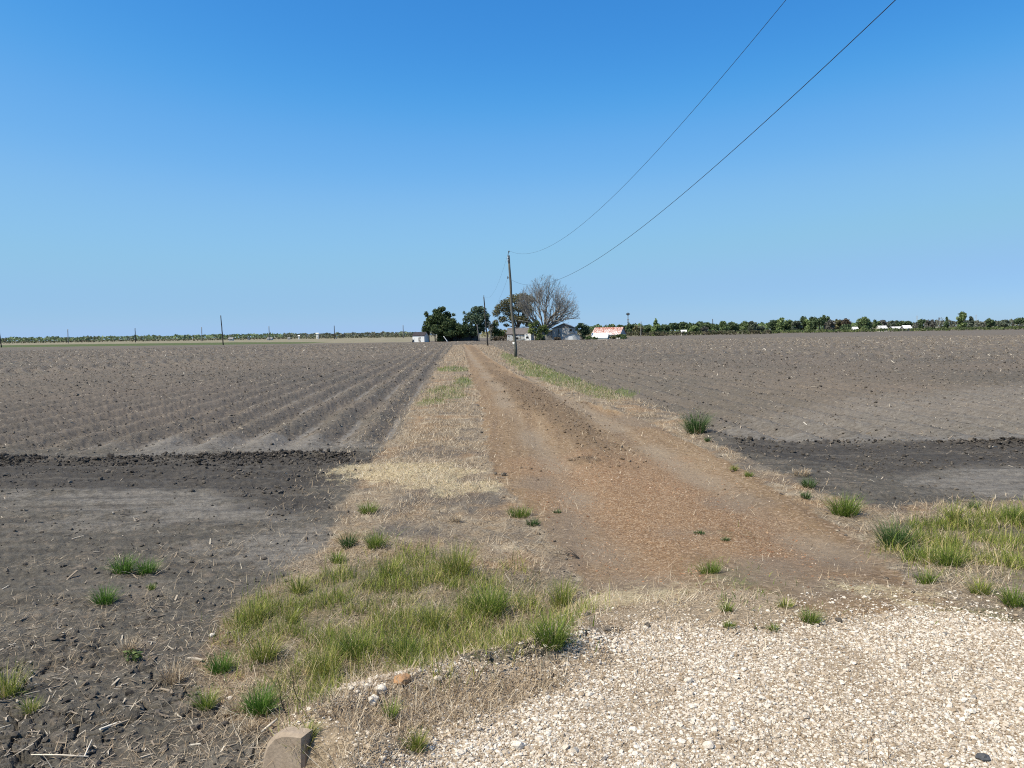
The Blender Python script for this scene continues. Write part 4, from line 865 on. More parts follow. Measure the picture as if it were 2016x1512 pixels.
# monitor-roofed barn: a tall middle bay and two low wings
bx = X(1104, 222); bn = empty('barn', (bx, 222, 0), 'large grey tin barn with raised middle roof behind the bare tree', 'barn', None, math.radians(-8))
def bay(x0, x1, d0, d1, h0, h1, nm='bay_wall', mt=M_TIN):
    m = MB(); m.add([(x0, d0, -0.2), (x1, d0, -0.2), (x1, d1, -0.2), (x0, d1, -0.2), (x0, d0, h0), (x1, d0, h1), (x1, d1, h1), (x0, d1, h0)], [(0, 1, 5, 4), (1, 2, 6, 5), (2, 3, 7, 6), (3, 0, 4, 7)]); return m.build(nm, mt, bn)
bay(-3.8, -2.0, -5, 5, 1.7, 2.5, 'wing_wall', M_TIN); bay(-1.99, 4.6, -5.3, 5, 3.3, 3.3, 'wall', M_TINP)
m = MB(); m.add([(-1.99, 5, 3.3), (4.6, 5, 3.3), (1.2, 5, 4.6)], f3=[(1, 0, 2)]); m.build('rear_gable', M_TIND, bn)
m = MB(); m.add([(-1.99, -5.3, 3.3), (4.6, -5.3, 3.3), (1.2, -5.3, 4.6)], f3=[(0, 1, 2)]); m.build('front_gable', M_TIND, bn)
m = MB(); m.quadslab([(-2.3, 5.2, 3.25), (-2.3, -5.6, 3.25), (1.2, -5.6, 4.72), (1.2, 5.2, 4.72)], 0.08); m.quadslab([(4.9, -5.6, 3.25), (4.9, 5.2, 3.25), (1.2, 5.2, 4.72), (1.2, -5.6, 4.72)], 0.08); m.build('roof', M_TIND, bn)
m = MB(); m.quadslab([(-4.1, 5.2, 1.72), (-4.1, -5.3, 1.72), (-1.99, -5.3, 2.75), (-1.99, 5.2, 2.75)], 0.07); m.build('wing_roof', M_TIND, bn)
MB().box((-0.9, -5.36, 0), (0.5, -5.3, 2.4)).build('door', M_TIN, bn); MB().box((-0.25, -5.40, 0), (-0.05, -5.36, 3.1)).build('post', M_DPOLE, bn); MB().box((3.0, -5.36, 2.4), (3.6, -5.31, 3.0)).build('window', M_GAP, bn)
MB().box((-3.5, -5.05, 0), (-2.3, -5.0, 1.3)).build('wing_door', M_TIND, bn)
gable('pump_shed', 'small pale tin shed with low gable in front of the grey barn', 'shed', X(1127, 211), 211, math.radians(-5), 4.0, 3, 1.15, 0.75, 'y', M_TINP, M_TIND, over=0.2, opens=(('door', -0.5, 0, 1.2, 1.0, M_WHITE),))

# rusty barn, seen from a corner
Yr = 222; rb = empty('rusty_barn', (X(1199, Yr), Yr, 0), 'barn with red rusted white tin roof and grey end wall', 'barn', None, math.radians(-24))
m = MB(); a, b = 4.2, 3.4
m.add([(-a, -b, -0.2), (a, -b, -0.2), (a, b, -0.2), (-a, b, -0.2), (-a, -b, 1.3), (a, -b, 1.3), (a, b, 1.3), (-a, b, 1.3), (-a, 0.2, 3.25), (a, 0.2, 3.25)], [(0, 1, 5, 4), (2, 3, 7, 6), (3, 0, 4, 7)], [(7, 4, 8)]); m.build('wall', M_PEEL2, rb)
m = MB(); m.add([(a + .01, -b, -0.2), (a + .01, b, -0.2), (a + .01, b, 1.3), (a + .01, -b, 1.3), (a + .01, 0.2, 3.25)], [(0, 1, 2, 3)], [(3, 2, 4)]); m.build('end_wall', tin_mat('end_tin', (0.25, 0.26, 0.27), (0.36, 0.37, 0.38), 0.3, 1), rb)
m = MB(); m.quadslab([(-a - .2, -b - .2, 1.22), (a + .15, -b - .2, 1.22), (a + .15, 0.2, 3.38), (-a - .2, 0.2, 3.38)], 0.08); m.quadslab([(a + .15, b + .2, 1.22), (-a - .2, b + .2, 1.22), (-a - .2, 0.2, 3.38), (a + .15, 0.2, 3.38)], 0.08); m.build('roof', M_RUST, rb)
gable('collapsed_shed', 'low cream shed with broad white roof in front of the rusty barn', 'shed', X(1182, 211), 211, math.radians(-16), 4.4, 3.4, 0.45, 1.2, 'x', M_CREAM, M_WHITE, over=0.15, opens=(('opening', -1.6, 0.0, 0.9, 0.45, M_GAP),))
# bits left of the shed
bk = empty('barrel', (X(812.5, 211), 211, 0), 'small dark drum standing left of the white shed', 'drum'); MB().tube([(0, 0, 0), (0, 0, 0.75)], 0.22, 12).build('body', M_DARKM, bk, True); MB().tube([(-.1, 0, .76), (.35, 0, .5)], 0.05, 6).build('handle', M_DARKM, bk)

# far houses
def far_house(u, Y, wpx, vt, vb, label, wm=M_PEEL2, rm=M_TIND, nm='house', cat='house', ridge=0.45, axis='x'):
    x = gx(u, Y); k = Y / FP; H = hgt(u, vt, Y); w = wpx * k
    gable(nm, label, cat, x, Y, 0, w, min(w, 8), H * (1 - ridge) if H > 0.8 else 0.8, max(H * ridge, 0.4), axis, wm, rm, 'small buildings along the far horizon', over=0.3, opens=(('window', w * 0.2, 0.5, w * 0.14, 0.8, M_GAP),))
far_house(455, 520, 8, 664.5, 669, 'tiny white house in the far scrub right of the tall dark pole')
far_house(489, 560, 3.4, 664.5, 669, 'tiny upright white hut between the two white houses far left', axis='y', nm='hut', cat='hut')
far_house(531.5, 500, 9, 664.5, 668, 'tiny white house under the far pole right of the dark pole')
far_house(569, 560, 4, 664, 668, 'tiny pale house at the start of the taller far scrub', nm='hut', cat='hut')
far_house(588.5, 560, 2.6, 660.5, 667, 'narrow tan silo standing in the taller far scrub', M_CREAM, M_CREAM, 'silo', 'silo', 0.12)
far_house(625, 560, 4.5, 656, 666, 'tall beige block rising above the far scrub', M_CREAM, M_CREAM, 'silo', 'silo', 0.06)
far_house(662, 560, 2.4, 663.5, 668, 'tiny white post like hut right of the dark far pole', axis='y', nm='hut', cat='hut')
far_house(1346, 322, 9, 650, 657, 'white roofed cabin among brown brush in the right wood', M_PEEL2, M_WHITE, 'cabin', 'cabin')
far_house(1683, 380, 9, 644, 648, 'small bright white roof in front of the round tree', M_TINP, M_WHITE, 'cabin', 'cabin')
far_house(1736, 380, 15, 641.5, 647, 'cream walled low house left of the long white roofs', M_CREAM, M_PEEL2, 'cabin', 'house')
far_house(1765, 370, 22, 643.3, 647, 'long low white roof in the middle of the scrub', M_TIND, M_PEEL2, 'long_shed', 'shed')
far_house(1784, 360, 14, 641, 647, 'white sloping roof under the flat dark tree', M_TIND, M_WHITE, 'long_shed', 'shed')

# ------------------------------------------------------------------ trees
def ltree(name, a, b, c): return leaf_mat(name, [(0, a), (0.5, b), (1, c)], 0.2)
M_LDARK = ltree('dark_leaves', (0.022, 0.036, 0.013), (0.056, 0.084, 0.028), (0.125, 0.16, 0.068))
M_LBLUE = ltree('bluegreen_leaves', (0.026, 0.048, 0.026), (0.065, 0.105, 0.058), (0.15, 0.19, 0.12))
M_LOLIVE = ltree('olive_leaves', (0.095, 0.090, 0.042), (0.17, 0.158, 0.075), (0.26, 0.24, 0.125))
M_LMID = ltree('mid_leaves', (0.042, 0.066, 0.022), (0.088, 0.13, 0.044), (0.16, 0.20, 0.08))
M_LLIGHT = ltree('spring_leaves', (0.070, 0.105, 0.030), (0.135, 0.18, 0.056), (0.225, 0.265, 0.10))
M_LGREY = ltree('grey_twigs', (0.085, 0.085, 0.070), (0.14, 0.138, 0.115), (0.22, 0.21, 0.18))
M_LBROWN = ltree('brown_twigs', (0.060, 0.050, 0.035), (0.11, 0.085, 0.058), (0.17, 0.135, 0.095))
M_LHAZE = ltree('hazed_far_leaves', (0.075, 0.095, 0.070), (0.115, 0.14, 0.095), (0.17, 0.19, 0.13))  # pale greyed leaves, distance haze put into the colour
M_BARK = plain_mat('bark', (0.055, 0.045, 0.036), (0.12, 0.10, 0.082), 4, 0.95, 0.4, (1, 1, 0.3))
M_GBARK = plain_mat('grey_bark', (0.145, 0.135, 0.118), (0.27, 0.252, 0.222), 3, 0.95, 0.3, (1, 1, 0.3))

def leaf_cloud(blobs, n, size, g, shell=0.55):
    """kite-shaped leaf clumps spread through ellipsoids (cx,cy,cz,rx,ry,rz)"""
    B = np.asarray(blobs, float); vol = (B[:, 3] * B[:, 4] * B[:, 5]) ** 0.75; pick = g.choice(len(B), n, p=vol / vol.sum())
    d = g.normal(0, 1, (n, 3)); d /= np.linalg.norm(d, axis=1)[:, None]
    rr = (shell + (1 - shell) * g.random(n)) * (0.85 + 0.3 * g.random(n)); rr *= np.where(g.random(n) < 0.2, g.random(n), 1)
    P = B[pick, :3] + d * rr[:, None] * B[pick, 3:]
    nrm = d * 0.6 + g.normal(0, 0.7, (n, 3)); nrm /= np.linalg.norm(nrm, axis=1)[:, None]
    a = np.cross(nrm, g.normal(0, 1, (n, 3))); a /= np.linalg.norm(a, axis=1)[:, None] + 1e-9; b = np.cross(nrm, a)
    s = size * np.exp(g.normal(0, 0.35, n)); q = g.uniform(0.45, 0.9, n)
    V = np.stack([P - a * s[:, None], P + b * (s * q)[:, None] * 0.7 + nrm * (s * 0.25)[:, None], P + a * s[:, None], P - b * (s * q)[:, None] * 0.7], 1)
    tint = np.clip(g.beta(2, 2, n) + 0.35 * (g.random(len(B)) - 0.5)[pick], 0, 1)
    F = (np.arange(n) * 4)[:, None] + np.arange(4)
    return V.reshape(-1, 3), F, np.repeat(tint, 4)

def make_blobs(W, H, shape, g, h0):
    """crown outline: list of ellipsoids filling a width W between heights h0 and H"""
    out = []; ch = H - h0; R = W / 2
    def put(x, y, z, r, rz=None): out.append((x, y, z, r, r, rz or r * 0.8))
    if shape == 'cone':
        for i in range(9):
            t = (i + 0.5) / 9; r = R * (1 - t) * 0.75 + 0.12 * R; put(g.normal(0, 0.15) * R * (1 - t), g.normal(0, 0.15) * R, h0 + ch * t, r, ch / 9)
    elif shape == 'tall':
        for i in range(15):
            t = (i + g.random()) / 15; w = R * (0.75 - 0.4 * abs(t - 0.4)); a = g.uniform(0, 6.28); put(w * 0.55 * math.cos(a), w * 0.55 * math.sin(a), h0 + ch * (0.08 + 0.84 * t), R * g.uniform(0.3, 0.5))
    elif shape == 'umbrella':
        for i in range(12):
            a = g.uniform(0, 6.28); q = math.sqrt(g.random()) * 0.72; put(R * q * math.cos(a), R * q * math.sin(a), h0 + ch * (0.72 - 0.35 * q * q), R * g.uniform(0.24, 0.36), ch * 0.26)
    elif shape == 'bush':
        for i in range(11):
            a = g.uniform(0, 6.28); q = math.sqrt(g.random()) * 0.66; put(R * q * math.cos(a), R * q * math.sin(a), h0 + ch * g.uniform(0.15, 0.75) * (1 - 0.4 * q), R * g.uniform(0.28, 0.42), ch * 0.22)
    else:
        for i in range(14):
            a = g.uniform(0, 6.28); z = g.uniform(-0.8, 0.85); q = math.sqrt(max(0, 1 - z * z)) * 0.66 * math.sqrt(g.random() * 0.7 + 0.3)
            put(R * q * math.cos(a), R * q * math.sin(a), h0 + ch * (0.5 + 0.40 * z), R * g.uniform(0.24, 0.40), ch * g.uniform(0.13, 0.2))
    return out

def tree(name, label, u, Y, W, H, shape, mat, seed, n=900, leaf=0.5, h0=0.12, group=None, trunk=True, bark=None, blobs=None, cat='tree', limbs=4):
    g = np.random.default_rng(seed); x = gx(u, Y) if u is not None else 0
    e = empty(name, (x, Y, -0.05), label, cat, group)
    bl = blobs if blobs is not None else make_blobs(W, H, shape, g, H * h0)
    V, F, T = leaf_cloud(bl, n, leaf, g); V[:, 2] = np.maximum(V[:, 2], 0.02)
    np_obj('crown', V, [F], mat, e, {'tint': T})
    if trunk:
        tm = MB(); r = max(0.03 * H, 0.1); hh = H * 0.62
        tm.tube([(0, 0, -0.2), (0.02 * H, 0, hh * 0.4), (-0.01 * H, 0, hh)], [r, r * 0.75, r * 0.3], 8)
        for k in range(limbs):
            b = bl[int(g.integers(len(bl)))]; z0 = hh * g.uniform(0.3, 0.7)
            tm.tube([(0, 0, z0), (b[0] * 0.5, b[1] * 0.5, z0 + (b[2] - z0) * 0.6), (b[0], b[1], b[2])], [r * 0.5, r * 0.32, r * 0.12], 6)
        tm.build('trunk', bark or M_BARK, e, True)
    return e

def branch_tree(name, label, u, Y, seed, trunk_h, r0, mat, n0, spread, L0, levels, shape_x, shape_z, up=0.35, ratio=0.74, kids=(2, 3), rmin=0.02, lean=0.0):
    """bare tree grown by forking limbs inside an ellipse of half-width shape_x reaching shape_z"""
    g = np.random.default_rng(seed); e = empty(name, (gx(u, Y), Y, -0.05), label, 'tree')
    segs = []; tips = []
    def grow(p, d, L, r, lv):
        q = p; pts = [p]; dd = d
        for i in range(3):
            dd = dd + g.normal(0, 0.11, 3); dd[2] += 0.05 * up; dd /= np.linalg.norm(dd); q = q + dd * L / 3; pts.append(q)
        segs.append((np.array(pts), r, r * 0.62))
        if lv == 0: tips.append(q); return
        for _ in range(int(g.integers(kids[0], kids[1] + 1))):
            ax = g.normal(0, 1, 3); ax -= dd * ax.dot(dd); ax /= np.linalg.norm(ax); a = g.uniform(0.22, 0.62)
            nd = dd * math.cos(a) + ax * math.sin(a); nd[2] += up * 0.18; nd /= np.linalg.norm(nd)
            s = pts[2] if g.random() < 0.35 else q
            nl = L * ratio * g.uniform(0.75, 1.2)
            en = s + nd * nl
            if ((en[0] - lean * 9) / shape_x) ** 2 + (en[1] / shape_x) ** 2 + (max(en[2] - shape_z * 0.45, 0) / (shape_z * 0.55)) ** 2 > 1.0: nl *= 0.45
            grow(s, nd, nl, r * 0.60, lv - 1)
    top = np.array([0.1, 0, trunk_h])
    for k in range(n0):
        az = 2 * math.pi * (k + g.uniform(-0.3, 0.3)) / n0; t = spread * math.sqrt(g.uniform(0.05, 1))
        dv = np.array([math.sin(t) * math.cos(az) + lean, math.sin(t) * math.sin(az), math.cos(t)])
        grow(top * g.uniform(0.75, 1.0), dv, L0 * g.uniform(0.85, 1.15), r0 * 0.5, levels)
    big = MB(); big.tube([(0, 0, -0.3), (0.03, 0, trunk_h * 0.5), top], [r0 * 1.2, r0, r0 * 0.95], 10)
    P = MB()
    for pts, a, b in segs:
        a = max(a, rmin); b = max(b, rmin * 0.8); (big if a > 0.09 else P).tube(pts, np.linspace(a, b, 4), 6 if a > 0.09 else 3)
    big.build('trunk', mat, e, True)
    if P.v: P.build('crown', mat, e)
    return e, np.array(tips)

KF = 216 / FP
def B(u, v, ru, rv, Y=216, uc=0, dy=0.0, ry=None):
    """a clump of crown: centre and radii read off the photo, as metres about a tree whose trunk stands at uc"""
    k = Y / FP; return ((u - uc) * k, dy, hgt(u, v, Y), ru * k, (ry or ru) * k, rv * k)
# the large dark tree over the house
U = 872
bl = [B(845, 640, 12, 12, 214, U), B(838, 652, 8, 9, 214, U), B(852, 630, 12, 11, 214, U), B(866, 626, 14, 12, 214, U, -1), B(868, 610, 8, 6, 214, U), B(874, 607, 5, 4, 214, U), B(880, 622, 9, 10, 214, U, 1), B(858, 613, 6, 5, 214, U), B(880, 640, 16, 14, 214, U, -1), B(892, 632, 8, 6, 214, U),
      B(862, 648, 15, 10, 214, U, -1.5), B(897, 643, 12, 9, 214, U), B(905, 650, 12, 9, 214, U, -1), B(888, 655, 16, 8, 214, U, -1.5), B(870, 660, 8, 8, 214, U, -0.5), B(865, 668, 6, 5, 214, U, 0), B(893, 619, 4, 3, 214, U), B(840, 618, 4, 6, 214, U), B(911, 648, 9, 11, 216, U), B(915, 658, 8, 6, 216, U)]
tree('evergreen_tree', 'large dark glossy evergreen spreading over the farmhouse', U, 214, 13, 10, 'round', M_LDARK, 11, 10000, 0.30, blobs=bl, limbs=9)
U = 936
bl = [B(938, 610, 11, 8, 216, U), B(948, 612, 12, 10, 216, U, 1), B(926, 622, 10, 9, 216, U), B(917, 632, 6, 10, 216, U), B(940, 628, 16, 12, 216, U, -1), B(956, 624, 10, 12, 216, U), B(924, 645, 13, 10, 216, U, -1), B(945, 645, 14, 10, 216, U), B(932, 655, 12, 6, 216, U, -1), B(960, 638, 7, 9, 216, U), B(914, 616, 3, 4, 216, U), B(912, 652, 8, 6, 216, U, -1)]
tree('evergreen_tree', 'upright blue green tree with ragged top at the right end of the farmhouse', U, 217, 8, 9, 'round', M_LBLUE, 12, 6000, 0.24, blobs=bl, limbs=8)
U = 967
bl = [B(974, 640, 8, 6, 219, U), B(972, 650, 9, 7, 219, U), B(980, 652, 8, 6, 219, U), B(986, 657, 8, 6, 219, U), B(968, 645, 5, 6, 219, U), B(978, 660, 10, 5, 219, U)]
tree('small_tree', 'small yellow green tree with grey trunk between the dark trees and the cottage', U, 219, 4, 5, 'round', M_LMID, 13, 1300, 0.26, blobs=bl, bark=M_GBARK, limbs=5)
U = 1018
bl = [B(985, 606, 11, 9, 226, U), B(978, 616, 9, 8, 226, U), B(998, 596, 13, 9, 226, U), B(1014, 588, 14, 9, 226, U), B(1030, 584, 13, 8, 226, U), B(1044, 590, 12, 10, 226, U), B(1002, 612, 14, 12, 226, U, 1), B(1024, 604, 16, 12, 226, U), B(1040, 608, 13, 12, 226, U), B(990, 628, 10, 7, 226, U), B(1012, 626, 14, 9, 226, U), B(1030, 628, 14, 10, 226, U), B(976, 634, 6, 5, 226, U), B(1040, 636, 8, 8, 226, U), B(997, 640, 6, 4, 226, U)]
tree('live_oak', 'broad olive brown oak leaning over the white cottage', U, 226, 11, 12, 'umbrella', M_LOLIVE, 14, 13000, 0.18, blobs=bl, limbs=14)
bt, tips = branch_tree('bare_tree', 'tall bare grey tree with a fan of leafless limbs', 1070, 214, 21, 3.2, 0.5, M_GBARK, 25, 1.15, 4.6, 6, 9.0, 18.6, 0.40, 0.76, (2, 3), 0.014, 0.13)
U = 1054
bl = [B(1046, 640, 6, 6, 210, U), B(1055, 636, 8, 6, 210, U), B(1050, 650, 9, 8, 210, U), B(1064, 648, 9, 8, 210, U), B(1072, 644, 6, 6, 210, U), B(1060, 660, 8, 6, 210, U), B(1075, 652, 5, 6, 210, U), B(1044, 652, 5, 6, 210, U)]
tree('small_tree', 'bright green young tree in front of the bare grey trunk', U, 210, 5, 6, 'round', M_LLIGHT, 15, 1500, 0.24, blobs=bl, limbs=6)
tree('shrub', 'dark low shrub under the bright green young tree', 1062, 209, 3.2, 2.0, 'bush', M_LDARK, 16, 500, 0.2, 0.05, cat='shrub')
U = 1147
bl = [B(1144, 640, 8, 5, 211, U), B(1152, 645, 8, 6, 211, U), B(1138, 644, 5, 3, 211, U), B(1147, 652, 7, 6, 211, U), B(1155, 654, 7, 6, 211, U), B(1148, 662, 6, 6, 211, U), B(1136, 649, 4, 2, 211, U), B(1158, 645, 3, 5, 211, U)]
tree('evergreen_tree', 'small dark bluish tree between the grey barn and the rusty barn', U, 211, 5, 5, 'round', M_LBLUE, 17, 1500, 0.24, blobs=bl, limbs=7)
for i, (u, Y, w, h, mt, lb) in enumerate([(1160, 208, 3.5, 1.5, M_LMID, 'low green brush at the foot of the small bluish tree'), (1222, 213, 4.4, 1.7, M_LMID, 'low green brush below the grey end wall of the rusty barn'), (1206, 211, 2.6, 1.2, M_LOLIVE, 'olive brush right of the cream shed'),
        (1172, 208, 1.8, 0.9, M_LDARK, 'dark weeds at the left foot of the cream shed'), (1095, 208, 3.0, 1.1, M_LBROWN, 'brown brush at the foot of the barn wing'), (985, 212, 4.5, 1.7, M_LBROWN, 'brown brush pile beside the white gate frame'),
        (974, 214, 3.4, 1.9, M_LGREY, 'grey heap of fallen branches beside the thin grey trunk'), (996, 228, 9, 3.2, M_LBROWN, 'tall brown thicket behind the gate frame'), (1107, 240, 7, 4, M_LBROWN, 'thin brown thicket behind the grey barn'), (868, 213, 3, 2.2, M_LDARK, 'dark bush at the left corner of the farmhouse'),
        (1199, 240, 7, 5.0, M_LDARK, 'dark rounded tree top showing over the rusty roof')]):
    tree('brush', lb, u, Y, w, h, 'bush', mt, 40 + i, int(180 + 90 * w), 0.2, 0.02, 'low brush around the farm buildings', False, cat='brush')
tree('leafless_tree', 'thin grey leaning trunk with few leaves left of the oak', 966, 214, 2.4, 5.4, 'tall', M_LGREY, 60, 160, 0.16, 0.45, bark=M_GBARK, limbs=7)

# right-hand wood: each crown one can tell apart
RT = [  # u, top v, width px, Y, shape, material, label
 (1208, 641, 10, 330, 'round', M_LDARK, 'small dark tree directly behind the rusty barn end'),
 (1221, 638.5, 18, 330, 'round', M_LDARK, 'dark round tree just left of the mast'),
 (1243, 637, 20, 330, 'round', M_LDARK, 'dark tree just right of the mast'),
 (1256, 640, 20, 322, 'round', M_LOLIVE, 'olive tree behind the pale bare pole'),
 (1273, 639, 18, 330, 'round', M_LDARK, 'dark tree between bare pole and pointed light tree'),
 (1291, 630, 24, 325, 'cone', M_LLIGHT, 'pointed light green tree, highest at the start of the wood'),
 (1308, 639, 22, 335, 'round', M_LDARK, 'dark tree right of the pointed light tree'),
 (1325, 634.5, 20, 345, 'umbrella', M_LDARK, 'dark flat topped tree left of the white roofed cabin'),
 (1345, 632.5, 20, 345, 'umbrella', M_LDARK, 'dark flat topped tree above the white roofed cabin'),
 (1357, 636, 16, 340, 'round', M_LMID, 'green tree right of the white roofed cabin'),
 (1366, 640, 18, 325, 'round', M_LLIGHT, 'light green low tree in front of the pines'),
 (1375, 632.5, 22, 355, 'umbrella', M_LDARK, 'dark pine tipping up above the light low tree'),
 (1391, 634, 26, 350, 'umbrella', M_LDARK, 'broad dark pine left of the thin dark pole'),
 (1384, 642, 16, 325, 'round', M_LGREY, 'grey leafless tree in front of the broad pine'),
 (1408, 639, 18, 345, 'round', M_LMID, 'mid green tree at the thin dark pole'),
 (1425, 633, 20, 360, 'tall', M_LMID, 'bushy green tree right of the thin dark pole'),
 (1441, 632, 22, 365, 'round', M_LDARK, 'dark full tree in the middle of the wood'),
 (1463, 632, 26, 365, 'round', M_LMID, 'wide green tree before the pale willowy one'),
 (1482, 633.5, 20, 360, 'tall', M_LHAZE, 'pale willowy tree near the gap in the wood'),
 (1496, 641, 18, 362, 'round', M_LHAZE, 'low pale tree at the gap in the wood'),
 (1521, 627, 18, 400, 'round', M_LDARK, 'dark tree at the left end of the tall wood'),
 (1535, 627, 20, 398, 'tall', M_LLIGHT, 'light green tree second in the tall wood'),
 (1552, 628, 22, 402, 'round', M_LMID, 'green tree third in the tall wood'),
 (1567, 630, 18, 396, 'round', M_LHAZE, 'pale grey green tree fourth in the tall wood'),
 (1580, 623, 20, 405, 'round', M_LDARK, 'high dark crown left of centre in the tall wood'),
 (1590, 628, 16, 398, 'tall', M_LLIGHT, 'bright green tree in front of the high dark crowns'),
 (1601, 622, 18, 405, 'round', M_LDARK, 'high dark crown right of the bright green one'),
 (1613, 624, 14, 402, 'umbrella', M_LDARK, 'dark pine crown left of the tallest pine'),
 (1623, 619, 16, 405, 'umbrella', M_LDARK, 'tallest dark pine at the right end of the tall wood'),
 (1634, 629, 18, 400, 'round', M_LGREY, 'grey twiggy tree right of the tallest pine'),
 (1648, 627, 18, 405, 'round', M_LOLIVE, 'olive tree left of the rusty brown crown'),
 (1661, 626, 22, 405, 'round', M_LBROWN, 'rounded rusty brown crown at the end of the wood'),
 (1664, 636, 20, 390, 'bush', M_LDARK, 'dark green bush below the rusty brown crown'),
 (1699, 623, 30, 385, 'round', M_LMID, 'large solitary round green tree'),
 (1726, 628, 14, 400, 'round', M_LMID, 'small green tree right of the solitary round tree'),
 (1738, 629.5, 16, 420, 'round', M_LGREY, 'grey twiggy tree over the cream house'),
 (1760, 631, 22, 420, 'round', M_LHAZE, 'pale green tree behind the long white roof'),
 (1781, 630.5, 24, 385, 'umbrella', M_LDARK, 'flat dark tree over the white sloping roof'),
 (1815, 627, 13, 400, 'round', M_LDARK, 'small dark tree right of the white roofs'),
 (1832, 629, 20, 420, 'round', M_LGREY, 'grey twiggy tree between two dark small trees'),
 (1863, 625, 11, 390, 'cone', M_LDARK, 'narrow dark cedar beside the bare white tree'),
 (1894, 612.5, 20, 385, 'tall', M_LLIGHT, 'tall pale green tree standing above all others on the right'),
 (1912, 622, 10, 400, 'tall', M_LHAZE, 'slim pale tree right of the tall pale green one'),
 (1950, 627, 16, 390, 'round', M_LDARK, 'dark round bush standing near the right edge'),
 (1977, 628, 24, 420, 'round', M_LHAZE, 'pale hazy tree left of the last dark tree'),
 (2008, 624.5, 22, 385, 'umbrella', M_LDARK, 'dark broad tree cut by the right edge of the photo')]
HAZED_OF = {M_LDARK: ltree('hazed_dark_leaves', (0.045, 0.072, 0.034), (0.088, 0.128, 0.060), (0.155, 0.20, 0.10)), M_LMID: ltree('hazed_mid_leaves', (0.075, 0.11, 0.045), (0.135, 0.19, 0.078), (0.22, 0.27, 0.125)), M_LLIGHT: ltree('hazed_light_leaves', (0.10, 0.15, 0.05), (0.175, 0.235, 0.085), (0.27, 0.325, 0.145))}  # lighter, greyer copies of the leaf colours stand in for haze on far trees
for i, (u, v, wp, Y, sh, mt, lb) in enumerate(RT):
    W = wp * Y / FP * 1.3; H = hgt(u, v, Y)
    mt = HAZED_OF.get(mt, mt)
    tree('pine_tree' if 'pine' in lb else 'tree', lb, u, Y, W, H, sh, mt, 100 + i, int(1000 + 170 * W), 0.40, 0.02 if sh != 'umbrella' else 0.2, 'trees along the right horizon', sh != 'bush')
branch_tree('bare_tree', 'small white bare tree beside the narrow dark cedar', 1849, 395, 71, 3.0, 0.22, M_GBARK, 5, 0.7, 1.8, 2, 2.6, hgt(1849, 621, 395), 0.4, 0.75, (2, 3), 0.09)

# masses that read as one: scrub below and behind those trees, and the far left horizon
def wood_mass(name, label, u0, u1, Y0, Y1, h0, h1, n, size, mats, seed, gaps=0.0):
    g = np.random.default_rng(seed); u = g.uniform(u0, u1, n); Y = g.uniform(Y0, Y1, n)
    x = (u - 1008) / FP * Y
    hh = h0 + (h1 - h0) * (0.25 + 0.75 * fbm(u / 9.0, u * 0, 1.0, 4, seed)) * (0.8 + 0.3 * fbm(u / 2.2, Y * 0, 1, 2, seed + 3))
    z = hh * np.sqrt(g.random(n)); P = np.stack([x, Y, z], -1)
    nr = g.normal(0, 1, (n, 3)); nr[:, 1] -= 0.6; nr /= np.linalg.norm(nr, axis=1)[:, None]; a = np.cross(nr, g.normal(0, 1, (n, 3))); a /= np.linalg.norm(a, axis=1)[:, None]; b = np.cross(nr, a)
    s = size * np.exp(g.normal(0, 0.35, n))[:, None]
    V = np.stack([P - a * s, P + b * s * 0.6, P + a * s, P - b * s * 0.6], 1)
    F = (np.arange(n) * 4)[:, None] + np.arange(4); tint = np.clip(g.beta(2, 2, n) * 0.6 + 0.8 * (fbm(u / 5.0, u * 0, 1, 3, seed + 9) - 0.3), 0, 1)
    o = np_obj(name, V.reshape(-1, 3), [F], mats, None, {'tint': np.repeat(tint, 4)}); return tag(o, label, kind='stuff')
wood_mass('far_wood', 'low hazy green scrub along the far left horizon', -60, 600, 900, 1020, 3.0, 7.8, 9000, 1.0, leaf_mat('hazed_wood_left', [(0, (0.13, 0.12, 0.095)), (0.3, (0.11, 0.145, 0.085)), (0.6, (0.155, 0.21, 0.10)), (1, (0.22, 0.275, 0.135))], 0.15), 301)  # leaf colours brightened to paint in the haze over the far scrub
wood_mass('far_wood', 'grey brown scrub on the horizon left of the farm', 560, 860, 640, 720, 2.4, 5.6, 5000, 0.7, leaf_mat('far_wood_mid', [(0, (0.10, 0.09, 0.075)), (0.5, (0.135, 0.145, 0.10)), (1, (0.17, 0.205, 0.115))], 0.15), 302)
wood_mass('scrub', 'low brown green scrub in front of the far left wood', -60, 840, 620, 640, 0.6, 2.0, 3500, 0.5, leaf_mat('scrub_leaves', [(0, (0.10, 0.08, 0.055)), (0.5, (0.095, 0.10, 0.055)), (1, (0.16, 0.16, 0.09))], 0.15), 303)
wood_mass('far_wood', 'far wood behind the right hand trees', 1160, 1700, 430, 470, 2.8, 7.4, 9000, 0.6, HAZED_OF[M_LMID], 304)
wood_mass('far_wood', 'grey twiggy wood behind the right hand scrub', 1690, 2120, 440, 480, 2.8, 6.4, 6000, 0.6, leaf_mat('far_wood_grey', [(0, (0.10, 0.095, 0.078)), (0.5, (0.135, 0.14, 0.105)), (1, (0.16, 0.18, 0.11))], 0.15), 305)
wood_mass('scrub', 'brown brush along the foot of the right hand wood', 1225, 1520, 312, 326, 0.6, 2.2, 3500, 0.35, leaf_mat('brush_leaves', [(0, (0.085, 0.066, 0.045)), (0.5, (0.085, 0.085, 0.045)), (1, (0.11, 0.14, 0.055))], 0.15), 306)
